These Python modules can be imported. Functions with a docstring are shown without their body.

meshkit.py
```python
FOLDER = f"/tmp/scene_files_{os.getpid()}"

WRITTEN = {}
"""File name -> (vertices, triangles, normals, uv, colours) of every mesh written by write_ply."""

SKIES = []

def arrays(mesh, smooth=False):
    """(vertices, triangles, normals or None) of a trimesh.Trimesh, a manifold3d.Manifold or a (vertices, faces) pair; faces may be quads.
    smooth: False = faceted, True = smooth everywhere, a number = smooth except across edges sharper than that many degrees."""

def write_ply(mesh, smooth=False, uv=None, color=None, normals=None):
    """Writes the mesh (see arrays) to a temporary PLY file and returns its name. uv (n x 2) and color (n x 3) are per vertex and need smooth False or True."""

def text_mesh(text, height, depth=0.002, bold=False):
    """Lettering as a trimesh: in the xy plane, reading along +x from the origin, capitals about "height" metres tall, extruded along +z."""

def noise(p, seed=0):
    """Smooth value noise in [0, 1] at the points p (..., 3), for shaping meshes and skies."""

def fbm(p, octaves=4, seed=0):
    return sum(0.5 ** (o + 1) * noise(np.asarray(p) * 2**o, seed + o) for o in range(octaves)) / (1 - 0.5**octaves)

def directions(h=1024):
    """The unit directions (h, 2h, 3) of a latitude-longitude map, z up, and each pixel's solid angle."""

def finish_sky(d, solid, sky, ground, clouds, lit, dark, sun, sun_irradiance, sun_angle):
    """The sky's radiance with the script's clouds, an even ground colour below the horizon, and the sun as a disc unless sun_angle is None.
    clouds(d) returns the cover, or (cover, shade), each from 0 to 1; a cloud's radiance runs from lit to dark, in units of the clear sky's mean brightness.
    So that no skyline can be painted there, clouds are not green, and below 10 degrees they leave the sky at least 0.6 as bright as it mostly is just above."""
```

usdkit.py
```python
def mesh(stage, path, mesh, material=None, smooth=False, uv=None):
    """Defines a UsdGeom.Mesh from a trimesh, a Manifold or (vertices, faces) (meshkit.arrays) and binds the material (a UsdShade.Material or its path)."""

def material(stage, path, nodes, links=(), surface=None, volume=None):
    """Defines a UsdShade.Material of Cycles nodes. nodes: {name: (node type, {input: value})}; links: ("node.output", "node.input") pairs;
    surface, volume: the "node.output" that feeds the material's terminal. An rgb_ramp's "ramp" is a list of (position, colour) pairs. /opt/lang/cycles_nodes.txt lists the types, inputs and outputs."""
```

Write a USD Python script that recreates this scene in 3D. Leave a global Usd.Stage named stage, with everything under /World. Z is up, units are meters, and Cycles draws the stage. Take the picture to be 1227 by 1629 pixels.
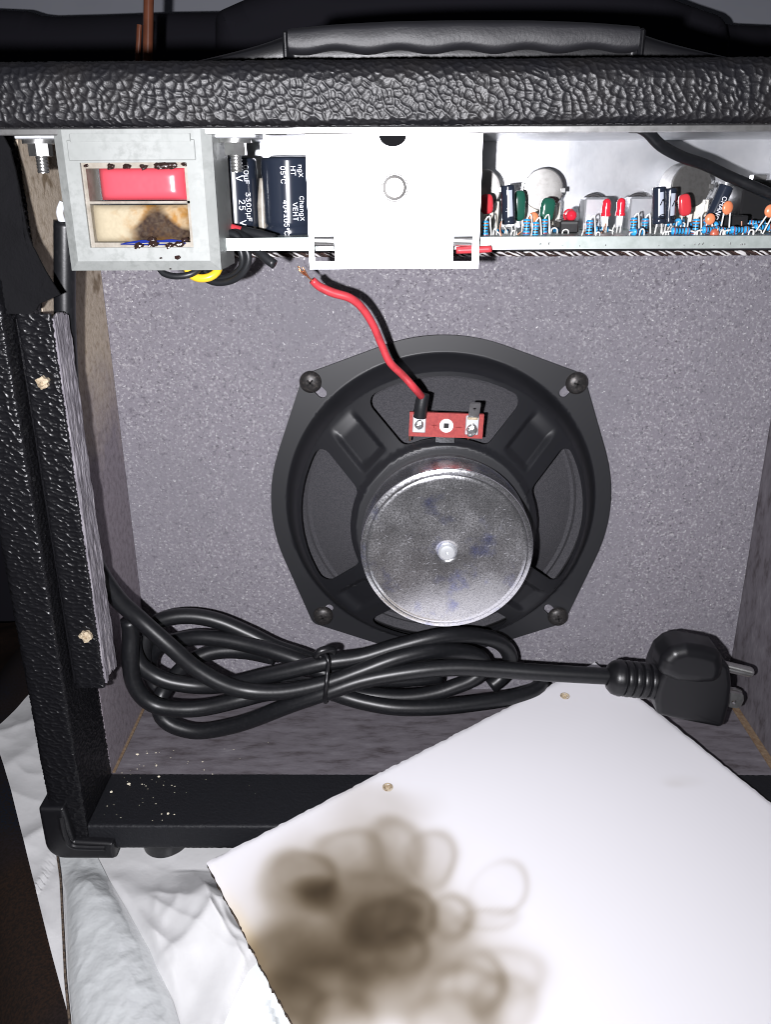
import math, random
import numpy as np, trimesh, usdkit, meshkit
from scipy.spatial import cKDTree
from shapely.geometry import Polygon, Point, LineString, box as sbox
from shapely.ops import unary_union
from pxr import Usd, UsdGeom, UsdLux, UsdShade, Gf, Sdf, Vt

stage = Usd.Stage.CreateInMemory()
UsdGeom.SetStageUpAxis(stage, "Z"); UsdGeom.SetStageMetersPerUnit(stage, 1.0)
UsdGeom.Xform.Define(stage, "/World"); UsdGeom.Scope.Define(stage, "/World/Looks")
V = np.array

# ---------------------------------------------------------------- camera, light
F, PITCH, YAW, ROLL = 1353.0, 0.3721, -0.0103, -0.0052
CAM = V([0.0, -0.28, 0.2486])
def _basis(p, y, r):
    f = V([math.sin(y)*math.cos(p), math.cos(y)*math.cos(p), -math.sin(p)])
    rt = V([math.cos(y), -math.sin(y), 0.0]); up = np.cross(rt, f)
    return rt*math.cos(r)+up*math.sin(r), -rt*math.sin(r)+up*math.cos(r), f
RT, UP, FW = _basis(PITCH, YAW, ROLL)
cam = UsdGeom.Camera.Define(stage, "/World/camera")
m = Gf.Matrix4d(*RT, 0, *UP, 0, *(-FW), 0, *CAM, 1)
cam.AddTransformOp().Set(m)
cam.CreateHorizontalApertureAttr(36.0); cam.CreateVerticalApertureAttr(36.0*1024/772)
cam.CreateFocalLengthAttr(36.0*F/1227)
cam.CreateClippingRangeAttr(Gf.Vec2f(0.01, 50))
cam.CreateExposureAttr(0.0)

flash = UsdLux.DiskLight.Define(stage, "/World/flash_lamp")
flash.CreateRadiusAttr(0.003); flash.CreateNormalizeAttr(True)
flash.CreateIntensityAttr(0.80); flash.CreateColorAttr(Gf.Vec3f(0.97, 0.96, 1.0))
fp = CAM - RT*0.025 - UP*0.010 - FW*0.004
fd = FW + UP*0.22 + RT*0.02; fd /= np.linalg.norm(fd); fx = np.cross(UP, -fd); fx /= np.linalg.norm(fx); fy = np.cross(-fd, fx)
flash.AddTransformOp().Set(Gf.Matrix4d(*fx, 0, *fy, 0, *(-fd), 0, *fp, 1))
fill_light = UsdLux.RectLight.Define(stage, "/World/fill_lamp")  # added overhead lamp, out of view: weak bluish fill for the darker parts
fill_light.CreateWidthAttr(1.2); fill_light.CreateHeightAttr(1.2); fill_light.CreateNormalizeAttr(True)
fill_light.CreateIntensityAttr(0.5); fill_light.CreateColorAttr(Gf.Vec3f(0.85, 0.88, 1.0))
fill_light.AddTransformOp().Set(Gf.Matrix4d().SetTranslate(Gf.Vec3d(-0.3, -0.9, 2.2)))

def at(u, v, axis=1, val=0.0):
    """the point of the plane x, y or z = val that the photograph shows at pixel (u, v)"""
    d = FW + RT*(u-613.5)/F - UP*(v-814.5)/F
    return CAM + d*(val-CAM[axis])/d[axis]
def atY(u, v, Y): return at(u, v, 1, Y)

# ---------------------------------------------------------------- materials
LOOKS = {}
def mat(name, base=(.5,.5,.5), rough=.5, metal=0.0, noise=None, bump=None, attr=False, extra=None, spec=.5, nodes=None, links=None, coat=0.0):
    """noise: (scale, colour_b, lo, hi[, detail]) mixes a second colour; bump: [(scale, strength, distance, detail)]"""
    n = {"p": ("principled_bsdf", {"base_color": base, "roughness": rough, "metallic": metal, "specular_ior_level": spec, "coat_weight": coat})}
    l = []
    n["g"] = ("geometry", {})
    src = None
    if attr:
        n["a"] = ("attribute", {"attribute": "col"}); src = "a.color"
    if noise:
        for k, nz in enumerate(noise if isinstance(noise, list) else [noise]):
            sc, cb, lo, hi = nz[:4]
            n[f"n{k}"] = ("noise_texture", {"scale": sc, "detail": nz[4] if len(nz) > 4 else 4.0, "roughness": .6})
            n[f"r{k}"] = ("map_range", {"from_min": lo, "from_max": hi, "clamp": True})
            n[f"m{k}"] = ("mix_color", {"a": base, "b": cb})
            l += [("g.position", f"n{k}.vector"), (f"n{k}.fac", f"r{k}.value"), (f"r{k}.result", f"m{k}.fac")]
            if src: l.append((src, f"m{k}.a"))
            src = f"m{k}.result"
    if src: l.append((src, "p.base_color"))
    if bump:
        prev = None
        for k, (sc, st, di, de) in enumerate(bump):
            n[f"bn{k}"] = ("noise_texture", {"scale": sc, "detail": de, "roughness": .6})
            n[f"b{k}"] = ("bump", {"strength": st, "distance": di})
            l += [("g.position", f"bn{k}.vector"), (f"bn{k}.fac", f"b{k}.height")]
            if prev: l.append((prev, f"b{k}.normal"))
            prev = f"b{k}.normal"
        l.append((prev, "p.normal"))
    for k, (kind, inp) in (nodes or {}).items():
        if k == "p": n["p"][1].update(inp)
        else: n[k] = (kind, inp)
    l += links or []
    LOOKS[name] = usdkit.material(stage, f"/World/Looks/{name}", n, l, surface="p.BSDF")
    return LOOKS[name]

mat("leather", (.0080,.0080,.0100), .42, bump=[(2600,.22,.0003,3)], noise=(60,(.012,.011,.0115),.4,.7), spec=.42)
mat("leather_dark", (.0065,.0065,.0078), .30, bump=[(2600,.18,.0003,3)], spec=.30)
mat("leather_smooth", (.010,.0105,.013), .55, bump=[(900,.5,.0006,4)], spec=.3)
mat("leather_back", (.006,.006,.007), .9, bump=[(700,.6,.0008,4)], spec=.1)
mat("painted_board", (.210,.197,.224), .88, spec=.2,
    noise=[(780,(.38,.37,.385),.52,.66,5),(900,(.080,.072,.085),.56,.70,4),(11,(.185,.178,.20),.40,.72,6),(300,(.13,.12,.14),.60,.72,5),(1000,(.66,.65,.66),.69,.74,2)],
    bump=[(800,.8,.0006,5)])
def streak(name, base, c2, c3, c4, sx, sy, sz, **k):
    mat(name, base, .85, spec=.2, nodes={
        "mp": ("mapping", {"scale": (sx,sy,sz)}), "sn": ("noise_texture", {"scale": 1.0, "detail": 6.0, "roughness": .65}),
        "sr": ("rgb_ramp", {"ramp": [(.30,c2),(.48,base),(.60,c3),(.75,c4)]}),
        "bn": ("noise_texture", {"scale": 1.0, "detail": 6.0, "roughness": .7}), "bu": ("bump", {"strength": .6, "distance": .0005})},
        links=[("g.position","mp.vector"),("mp.vector","sn.vector"),("sn.fac","sr.fac"),("sr.color","p.base_color"),
               ("mp.vector","bn.vector"),("bn.fac","bu.height"),("bu.normal","p.normal")], **k)
streak("floor_wood", (.128,.116,.130), (.060,.050,.054), (.150,.138,.154), (.20,.188,.204), 55, 170, 90)
streak("cleat_wood", (.19,.178,.20), (.065,.058,.068), (.28,.265,.29), (.50,.465,.46), 900, 900, 70)
# the side board: bare fibreboard near the top, painted purple-grey lower down (the paint line is part of the thing)
mat("side_board", (.2,.18,.21), .9, spec=.2, bump=[(700,.5,.0005,5)], nodes={
    "sx": ("separate_xyz", {}), "nz": ("noise_texture", {"scale": 45.0, "detail": 5.0, "roughness": .6}),
    "ad": ("math", {"math_type": "multiply_add", "value2": .075, "value3": -.0375}), "a2": ("math", {"math_type": "add"}),
    "mr": ("map_range", {"from_min": .135, "from_max": .185, "clamp": True}),
    "nb": ("noise_texture", {"scale": 330.0, "detail": 5.0, "roughness": .65}),
    "rb": ("rgb_ramp", {"ramp": [(.25,(.26,.20,.14)),(.45,(.46,.385,.30)),(.62,(.55,.47,.38)),(.8,(.34,.27,.20))]}),
    "rp": ("rgb_ramp", {"ramp": [(.25,(.14,.12,.135)),(.5,(.25,.22,.245)),(.75,(.30,.27,.30))]}),
    "n3": ("noise_texture", {"scale": 75.0, "detail": 3.0, "roughness": .6}), "r3": ("map_range", {"from_min": .60, "from_max": .68, "to_max": .8, "clamp": True}),
    "ms": ("mix_color", {"b": (.17,.12,.07)}),
    "mx": ("mix_color", {})},
    links=[("g.position","sx.vector"),("g.position","nz.vector"),("nz.fac","ad.value1"),("sx.z","a2.value1"),("ad.value","a2.value2"),("a2.value","mr.value"),
           ("g.position","nb.vector"),("nb.fac","rb.fac"),("nb.fac","rp.fac"),("mr.result","mx.fac"),("rp.color","mx.a"),
           ("g.position","n3.vector"),("n3.fac","r3.value"),("r3.result","ms.fac"),("rb.color","ms.a"),("ms.result","mx.b"),("mx.result","p.base_color")])
mat("raw_wood", (.22,.16,.105), .9, noise=(500,(.16,.10,.06),.4,.7), bump=[(700,.6,.0006,4)], spec=.2)
mat("chip_wood", (.50,.42,.30), .9, noise=(900,(.28,.21,.14),.45,.65), bump=[(900,.8,.0008,4)], spec=.2)
mat("sheet_metal", (.62,.63,.65), .42, .5, noise=(160,(.52,.54,.56),.4,.7), bump=[(260,.04,.0004,3)])
mat("chassis_metal", (.78,.79,.82), .30, .75, noise=(90,(.66,.68,.72),.4,.7), bump=[(60,.05,.002,3),(900,.05,.0002,2)])
mat("zinc_shell", (.275,.287,.278), .55, .15, noise=[(420,(.215,.226,.217),.45,.65),(40,(.235,.247,.238),.4,.7)], bump=[(300,.05,.0004,3)])
mat("bright_metal", (.75,.75,.74), .28, .95, noise=(300,(.55,.55,.54),.45,.7))
mat("pot_metal", (.50,.49,.475), .30, .92, noise=(500,(.40,.39,.375),.45,.7))
mat("solder", (.80,.80,.80), .22, .9, bump=[(700,.5,.0006,3)])
mat("scuff", (.50,.50,.53), .7)
mat("copper", (.75,.36,.20), .35, .9)
mat("black_steel", (.0095,.010,.0125), .48, bump=[(2200,.05,.0002,2)], spec=.55)
mat("cone_paper", (.075,.073,.080), .95, noise=(1500,(.05,.05,.056),.4,.6), bump=[(2400,.7,.0006,2)], spec=.2)
mat("screw_black", (.035,.033,.033), .42, .5, noise=(900,(.09,.08,.075),.5,.7))
mat("ferrite", (.13,.125,.135), .6, noise=(300,(.09,.085,.09),.4,.7))
mat("magnet_steel", (.90,.90,.93), .26, .95, noise=[(95,(.50,.53,.84),.55,.70,7),(1500,(.52,.52,.56),.50,.68,3)],
    bump=[(1700,.07,.0002,4),(120,.03,.0006,3)], nodes={
    "w0": ("noise_texture", {"scale": 1300.0, "detail": 4.0, "roughness": .7}), "w1": ("noise_texture", {"scale": 55.0, "detail": 4.0}),
    "mu": ("math", {"math_type": "multiply"}),
    "rr": ("map_range", {"from_min": .16, "from_max": .40, "to_min": .15, "to_max": .32, "clamp": True})},
    links=[("g.position","w0.vector"),("g.position","w1.vector"),("w0.fac","mu.value1"),("w1.fac","mu.value2"),("mu.value","rr.value"),("rr.result","p.roughness")])
mat("black_rubber", (.0075,.008,.0095), .38, bump=[(500,.08,.0004,3)], noise=(700,(.013,.013,.015),.5,.7), spec=.45)
mat("black_vinyl", (.011,.012,.014), .42, bump=[(1200,.10,.0003,3)], spec=.5)
mat("black_plastic", (.007,.007,.0085), .36, bump=[(1500,.12,.0003,3)], spec=.5)
mat("paint", (.5,.5,.5), .32, attr=True)
mat("matte", (.5,.5,.5), .75, attr=True, spec=.25)
mat("glossy", (.5,.5,.5), .16, attr=True)
mat("red_board", (.36,.055,.05), .55, noise=(900,(.28,.04,.04),.4,.65), spec=.3)
mat("red_insulation", (.52,.042,.055), .42, noise=(160,(.30,.03,.035),.52,.75))
mat("pink_tape", (.55,.07,.095), .22, bump=[(90,.25,.001,3)])
mat("white_print", (.80,.82,.86), .5)
mat("board_white", (.82,.81,.83), .45, attr=True, bump=[(160,.03,.0005,3)])
mat("hardboard_edge", (.16,.12,.09), .95, noise=(900,(.05,.04,.035),.4,.6), bump=[(900,.8,.0008,4)], spec=.1)
mat("lip_metal", (.40,.44,.425), .42, .4, noise=(260,(.32,.36,.34),.4,.7))
mat("pcb_edge", (.42,.47,.44), .4, noise=(260,(.30,.36,.32),.4,.7))
mat("bag_plastic", (.64,.64,.645), .24, bump=[(120,.12,.002,4)], spec=.5)
mat("wrap_plastic", (.56,.58,.585), .13, bump=[(420,.35,.0006,1)], spec=.8, coat=.9)
mat("paper", (.80,.84,.85), .6)
mat("dark_cloth", (.024,.014,.010), .95, noise=[(5,(.007,.010,.018),.48,.58,3),(900,(.012,.009,.008),.4,.6)], bump=[(900,.5,.0006,3)], spec=.1)
mat("sofa_cloth", (.030,.029,.038), .95, bump=[(600,.4,.0008,3)], spec=.1)
mat("wall_paint", (.62,.64,.72), .8, noise=(6,(.55,.57,.65),.4,.7), spec=.2)
mat("brown_lacquer", (.22,.075,.04), .25, noise=(60,(.14,.045,.025),.4,.7))
mat("dust", (.72,.66,.52), .9)
mat("grip_rubber", (.015,.015,.018), .5, bump=[(900,.25,.0004,3)])
mat("clear_glue", (.30,.275,.235), .3, noise=(300,(.20,.175,.14),.4,.7))

# ---------------------------------------------------------------- helpers
USED = {}
def path_for(name, parent):
    base = str(parent.GetPath()) if parent is not None else "/World"
    k = USED.get((base, name), -1) + 1; USED[(base, name)] = k
    return f"{base}/{name}" + (f"_{k:03d}" if k else "")
def tag(p, label=None, cat=None, group=None, kind=None):
    p = p.GetPrim() if hasattr(p, "GetPrim") else p
    for k, v in (("label", label), ("category", cat), ("group", group), ("kind", kind)):
        if v: p.SetCustomDataByKey(k, v)
    return p
def thing(name, label, cat):
    x = UsdGeom.Xform.Define(stage, path_for(name, None)); return tag(x, label, cat)
class MB:
    def __init__(s): s.v, s.f, s.n, s.c, s.k = [], [], [], [], 0
    def add(s, mesh, smooth=30, color=(1,1,1)):
        if isinstance(mesh, list):
            for q in mesh: s.add(q, smooth, color)
            return s
        v, f, n = meshkit.arrays(mesh, smooth)
        if n is None:
            v = v[f].reshape(-1,3); f = np.arange(len(v)).reshape(-1,3)
            n = np.repeat(np.cross(v[1::3]-v[::3], v[2::3]-v[::3]), 3, 0)
            n = n/np.maximum(np.linalg.norm(n,axis=1,keepdims=True),1e-20)
        c = np.asarray(color, float)
        c = np.broadcast_to(c, v.shape) if c.ndim == 1 or len(c) != len(v) else c
        s.v.append(v); s.f.append(f+s.k); s.n.append(n); s.c.append(c); s.k += len(v); return s
    def raw(s, v, f, n, color=(1,1,1)):
        v=np.asarray(v,float); s.v.append(v); s.f.append(np.asarray(f)+s.k); s.n.append(np.asarray(n,float)); s.c.append(np.broadcast_to(np.asarray(color,float),v.shape)); s.k+=len(v); return s
    def build(s, name, material, parent=None, label=None, cat=None, colors=True):
        p = path_for(name, parent); me = UsdGeom.Mesh.Define(stage, p)
        v, f, n, c = np.vstack(s.v), np.vstack(s.f), np.vstack(s.n), np.vstack(s.c)
        me.CreatePointsAttr(Vt.Vec3fArray.FromNumpy(v.astype(np.float32)))
        me.CreateFaceVertexCountsAttr(Vt.IntArray.FromNumpy(np.full(len(f),3,np.int32)))
        me.CreateFaceVertexIndicesAttr(Vt.IntArray.FromNumpy(f.astype(np.int32).ravel()))
        me.CreateSubdivisionSchemeAttr("none")
        me.CreateNormalsAttr(Vt.Vec3fArray.FromNumpy(n.astype(np.float32))); me.SetNormalsInterpolation("vertex")
        if not np.allclose(c, 1):
            UsdGeom.PrimvarsAPI(me).CreatePrimvar("col", Sdf.ValueTypeNames.Color3fArray, "vertex").Set(Vt.Vec3fArray.FromNumpy(c.astype(np.float32)))
        UsdShade.MaterialBindingAPI.Apply(me.GetPrim()).Bind(LOOKS[material])
        return tag(me, label, cat)
def put(name, mesh, material, parent=None, smooth=30, label=None, cat=None):
    return MB().add(mesh, smooth).build(name, material, parent, label, cat)

def bx(x0, x1, y0, y1, z0, z1):
    m = trimesh.creation.box([abs(x1-x0), abs(y1-y0), abs(z1-z0)]); m.apply_translation([(x0+x1)/2,(y0+y1)/2,(z0+z1)/2]); return m
def rbx(x0, x1, y0, y1, z0, z1, r):
    """box with chamfered edges"""
    p = []
    for X, sx in ((x0,1),(x1,-1)):
        for Y, sy in ((y0,1),(y1,-1)):
            for Z, sz in ((z0,1),(z1,-1)):
                p += [(X,Y+sy*r,Z+sz*r),(X+sx*r,Y,Z+sz*r),(X+sx*r,Y+sy*r,Z)]
    return trimesh.convex.convex_hull(V(p))
def frame(d):
    d = d/np.linalg.norm(d); a = V([0,0,1.0]) if abs(d[2]) < .9 else V([1.0,0,0])
    u = np.cross(a, d); u /= np.linalg.norm(u); return u, np.cross(d, u), d
def cyl(a, b, r, n=20, r2=None):
    a, b = V(a,float), V(b,float); u, w, d = frame(b-a); r2 = r if r2 is None else r2
    t = np.linspace(0, 2*np.pi, n, endpoint=False)
    ring = np.cos(t)[:,None]*u+np.sin(t)[:,None]*w
    v = np.vstack([a+ring*r, b+ring*r2, a, b]); f = []
    for i in range(n):
        j = (i+1)%n; f += [(i,j,n+j),(i,n+j,n+i),(2*n,j,i),(2*n+1,n+i,n+j)]
    return trimesh.Trimesh(v, f, process=False)
def lathe(prof, a, d, n=48):
    """prof: (radius, height along d) from the bottom to the top, about the axis through a"""
    a = V(a,float); u, w, d = frame(V(d,float)); t = np.linspace(0, 2*np.pi, n, endpoint=False)
    ring = np.cos(t)[:,None]*u+np.sin(t)[:,None]*w
    v = np.vstack([a+ring*r+d*h for r,h in prof]); f = []
    for k in range(len(prof)-1):
        for i in range(n):
            j = (i+1)%n; A,B,C_,D_ = k*n+i,k*n+j,(k+1)*n+j,(k+1)*n+i; f += [(A,B,C_),(A,C_,D_)]
    return trimesh.Trimesh(v, f, process=False)
def spline(pts, step=.002):
    p = V(pts,float); q = np.vstack([2*p[0]-p[1], p, 2*p[-1]-p[-2]]); out = []
    for i in range(1, len(q)-2):
        n = max(2, int(np.linalg.norm(q[i+1]-q[i])/step)); t = np.linspace(0,1,n,endpoint=False)[:,None]
        a,b,c,d = q[i-1],q[i],q[i+1],q[i+2]
        out.append(.5*((2*b)+(-a+c)*t+(2*a-5*b+4*c-d)*t**2+(-a+3*b-3*c+d)*t**3))
    return np.vstack(out+[p[-1:]])
def tube(pts, r, n=14, step=.002, sp=True, caps=True):
    p = spline(pts, step) if sp else V(pts,float)
    T = np.gradient(p, axis=0); T /= np.maximum(np.linalg.norm(T,axis=1,keepdims=True),1e-12)
    u = frame(T[0])[0]; us = []
    for t in T:
        u = u - t*(u@t); u /= np.linalg.norm(u); us.append(u)
    us = V(us); ws = np.cross(T, us); th = np.linspace(0,2*np.pi,n,endpoint=False)
    rr = np.broadcast_to(np.asarray(r,float), (len(p),)) if np.ndim(r)==0 else np.interp(np.linspace(0,1,len(p)), np.linspace(0,1,len(r)), r)
    v = (p[:,None]+rr[:,None,None]*(np.cos(th)[None,:,None]*us[:,None]+np.sin(th)[None,:,None]*ws[:,None])).reshape(-1,3)
    i, j = np.meshgrid(np.arange(len(p)-1), np.arange(n), indexing="ij"); i, j = i.ravel(), j.ravel(); k = (j+1)%n
    f = np.vstack([np.stack([i*n+j,i*n+k,(i+1)*n+k],1), np.stack([i*n+j,(i+1)*n+k,(i+1)*n+j],1)])
    if caps:
        L = len(v); v = np.vstack([v,p[:1],p[-1:]]); a = np.arange(n); b = (a+1)%n; e = (len(p)-1)*n
        f = np.vstack([f, np.stack([np.full(n,L),b,a],1), np.stack([np.full(n,L+1),e+a,e+b],1)])
    return trimesh.Trimesh(v, f, process=False)
def ext(poly, y0, y1):
    """polygon in (x, z) extruded from y0 to y1"""
    out = []
    for g in getattr(poly, "geoms", [poly]):
        m = trimesh.creation.extrude_polygon(g, abs(y1-y0), engine="earcut"); v = m.vertices
        out.append(trimesh.Trimesh(np.stack([v[:,0], min(y0,y1)+v[:,2], v[:,1]],1), m.faces[:,::-1], process=False))
    return out if len(out) > 1 else out[0]
def pillow(poly, y0, y1, r, n=4):
    """polygon in (x, z) between y0 (rounded, towards the viewer) and y1"""
    c = np.array(poly.exterior.coords)[:-1]
    if poly.exterior.is_ccw is False: c = c[::-1]
    t = np.roll(c,-1,0)-np.roll(c,1,0); t /= np.maximum(np.linalg.norm(t,axis=1,keepdims=True),1e-12); nr = np.stack([-t[:,1],t[:,0]],1)
    k = len(c); rings = []
    for a in np.linspace(0, np.pi/2, n+1): 
        q = c+nr*r*(1-math.sin(a)); rings.append(np.stack([q[:,0], np.full(k, y0+r*(1-math.cos(a))), q[:,1]],1))
    rings.append(np.stack([c[:,0], np.full(k,y1), c[:,1]],1))
    v = np.vstack(rings); f = []
    for a in range(len(rings)-1):
        for i in range(k):
            j = (i+1)%k; f += [(a*k+i,a*k+j,(a+1)*k+j),(a*k+i,(a+1)*k+j,(a+1)*k+i)]
    tv, tf = trimesh.creation.triangulate_polygon(Polygon(c+nr*r), engine="earcut")
    def cap(ring, flip):
        tree = cKDTree(ring[:,[0,2]]); _, ix = tree.query(tv if ring is rings[0] else tv2); return ix
    _, i0 = cKDTree(rings[0][:,[0,2]]).query(tv)
    o = i0[tf]; 
    tv2, tf2 = trimesh.creation.triangulate_polygon(Polygon(c), engine="earcut"); _, i1 = cKDTree(c).query(tv2)
    f = np.vstack([np.array(f), o, i1[tf2][:,::-1]+(len(rings)-1)*k])
    m = trimesh.Trimesh(v, f, process=False); m.fix_normals(); return m
def grid_faces(a, b):
    i, j = np.meshgrid(np.arange(a-1), np.arange(b-1), indexing="ij"); i, j = i.ravel(), j.ravel()
    return np.vstack([np.stack([i*b+j,(i+1)*b+j,(i+1)*b+j+1],1), np.stack([i*b+j,(i+1)*b+j+1,i*b+j+1],1)])
def sm(a, b, x): t = np.clip((x-a)/(b-a),0,1); return t*t*(3-2*t)
def pebble(l, s, cl, cs, seed, warp=.22):
    """height 0..1 of a leather grain with cells cl long and cs wide (metres)"""
    rng = np.random.default_rng(seed)
    P = np.stack([l/cl, s/cs], -1)
    w = np.stack([meshkit.noise(np.stack([P[...,0]*.7,P[...,1]*.7,np.full(P.shape[:-1],seed)],-1),1), meshkit.noise(np.stack([P[...,0]*.7,P[...,1]*.7,np.full(P.shape[:-1],seed+9.)],-1),2)],-1)
    P = P + (w-.5)*warp*2
    lo, hi = np.floor(P.reshape(-1,2).min(0))-2, np.ceil(P.reshape(-1,2).max(0))+2
    gx, gy = np.meshgrid(np.arange(lo[0],hi[0]), np.arange(lo[1],hi[1]), indexing="ij")
    c = np.stack([gx,gy],-1).reshape(-1,2)+rng.uniform(0,1,(gx.size,2))
    d, _ = cKDTree(c).query(P.reshape(-1,2), k=2)
    q = (d[:,0]/np.maximum(d[:,1],1e-9)).reshape(l.shape)
    return 1-q**3
def leather_skin(prof, L0, L1, to3, cell, amp, res, seed):
    """skin swept from L0 to L1 along a length; prof: 2-D polyline with its outer side on the left of its direction"""
    p = V(prof,float); seg = np.linalg.norm(np.diff(p,axis=0),axis=1); s = np.r_[0,np.cumsum(seg)]
    ns = max(4,int(s[-1]/res)); ss = np.linspace(0,s[-1],ns); q = np.stack([np.interp(ss,s,p[:,0]),np.interp(ss,s,p[:,1])],1)
    t = np.gradient(q,axis=0); t /= np.linalg.norm(t,axis=1,keepdims=True); nr = np.stack([-t[:,1],t[:,0]],1)
    ll = np.linspace(L0,L1,max(4,int(abs(L1-L0)/res)))
    A, S = np.meshgrid(ll, ss, indexing="ij")
    h = pebble(A, S, cell[0], cell[1], seed)*amp + (meshkit.fbm(np.stack([A/.012,S/.012,0*A+seed],-1),3)-.5)*amp*.7
    Q = q[None]+nr[None]*h[...,None]
    v = to3(Q[...,0],Q[...,1],A).reshape(-1,3); f = grid_faces(len(ll),ns)
    m = trimesh.Trimesh(v,f,process=False)
    want = (to3(V([q[ns//2,0]+nr[ns//2,0]]),V([q[ns//2,1]+nr[ns//2,1]]),V([L0]))-to3(V([q[ns//2,0]]),V([q[ns//2,1]]),V([L0])))[0]
    k = (ns//2); fn = m.face_normals[k] if k < len(f) else m.face_normals[0]
    if fn@want < 0: m = trimesh.Trimesh(v,f[:,::-1],process=False)
    return m
def arc2(cx, cy, r, a0, a1, n=6):
    return [(cx+r*math.cos(math.radians(a)), cy+r*math.sin(math.radians(a))) for a in np.linspace(a0,a1,n)]

# ---------------------------------------------------------------- dimensions (metres; the inner floor of the cabinet is z = 0, its open back is y = 0)
XL, XR, W, ZT, ZU, T, TO, S = -.1272, .1737, .1016, .2637, .2823, .0133, .0161, .0331
TABLE = -.0225

# ---------------------------------------------------------------- setting and background
def sheet(fn, x0, x1, y0, y1, res):
    xs, ys = np.arange(x0,x1,res), np.arange(y0,y1,res); X, Y = np.meshgrid(xs,ys,indexing="ij")
    return trimesh.Trimesh(np.stack([X,Y,fn(X,Y)],-1).reshape(-1,3), grid_faces(len(xs),len(ys)), process=False)
def fold(X, Y, s, seed): return meshkit.fbm(np.stack([X/s,Y/s,0*X+seed],-1),4)
tag(put("floor", bx(-3,3,-2,2.5,-.52,-.5), "dark_cloth"), kind="structure")
tag(put("wall", bx(-3,3,.80,.90,-.5,2.2), "wall_paint"), kind="structure")
edge_pts = [at(0,1190,2,TABLE), at(50,1400,2,TABLE), at(110,1629,2,TABLE)]
def edge_x(Y): return np.interp(-Y, [-e[1] for e in edge_pts], [e[0] for e in edge_pts], left=edge_pts[0][0]-.02, right=edge_pts[2][0])
def cloth_z(X, Y):
    drop = sm(.0,.10, edge_x(Y)-.004-X)
    return TABLE-.004-.10*drop-.012*drop*fold(X,Y,.05,3)+.02*drop*(fold(X,Y,.11,5)-.5)
put("dark_blanket", sheet(cloth_z,-.75,.6,-.35,.42,.004), "dark_cloth", smooth=True, label="dark brown and navy cloth spread under the white plastic and the amplifier", cat="blanket")
def sofa(name, outline, Y, d, label, cat):
    pts = [atY(u,v,Y)[[0,2]] for u,v in outline]
    poly = Polygon(pts).buffer(-.012).buffer(.012)
    c = np.array(poly.exterior.segmentize(.02).coords)
    return put(name, pillow(Polygon(c), Y, Y+d, .02, 4), "sofa_cloth", smooth=40, label=label, cat=cat)
sofa("sofa", [(-420,-5),(-60,8),(30,12),(52,19),(70,21),(150,19),(260,15),(400,13),(700,12),(1000,12),(1180,34),(1227,36),(1500,42),(1500,1500),(-420,1500)], .56, .16, "long dark sofa standing in shadow behind the amplifier", "sofa")
sofa("sofa_cushion", [(335,14),(380,-6),(460,-40),(900,-45),(1050,-20),(1110,3),(1152,17),(1166,28),(1172,60),(1172,200),(335,200)], .50, .05, "dark back cushion on the sofa behind the carrying handle", "cushion")
pole = thing("wooden_pole", "shiny reddish brown wooden pole rising behind the amplifier's left end", "pole")
a, b = atY(235,95,.30), atY(237,-30,.30)
put("shaft", lathe([(.0026,-.3),(.0030,0),(.0030,.05),(.0026,.3)], a, (b-a), 24), "brown_lacquer", pole)
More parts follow.
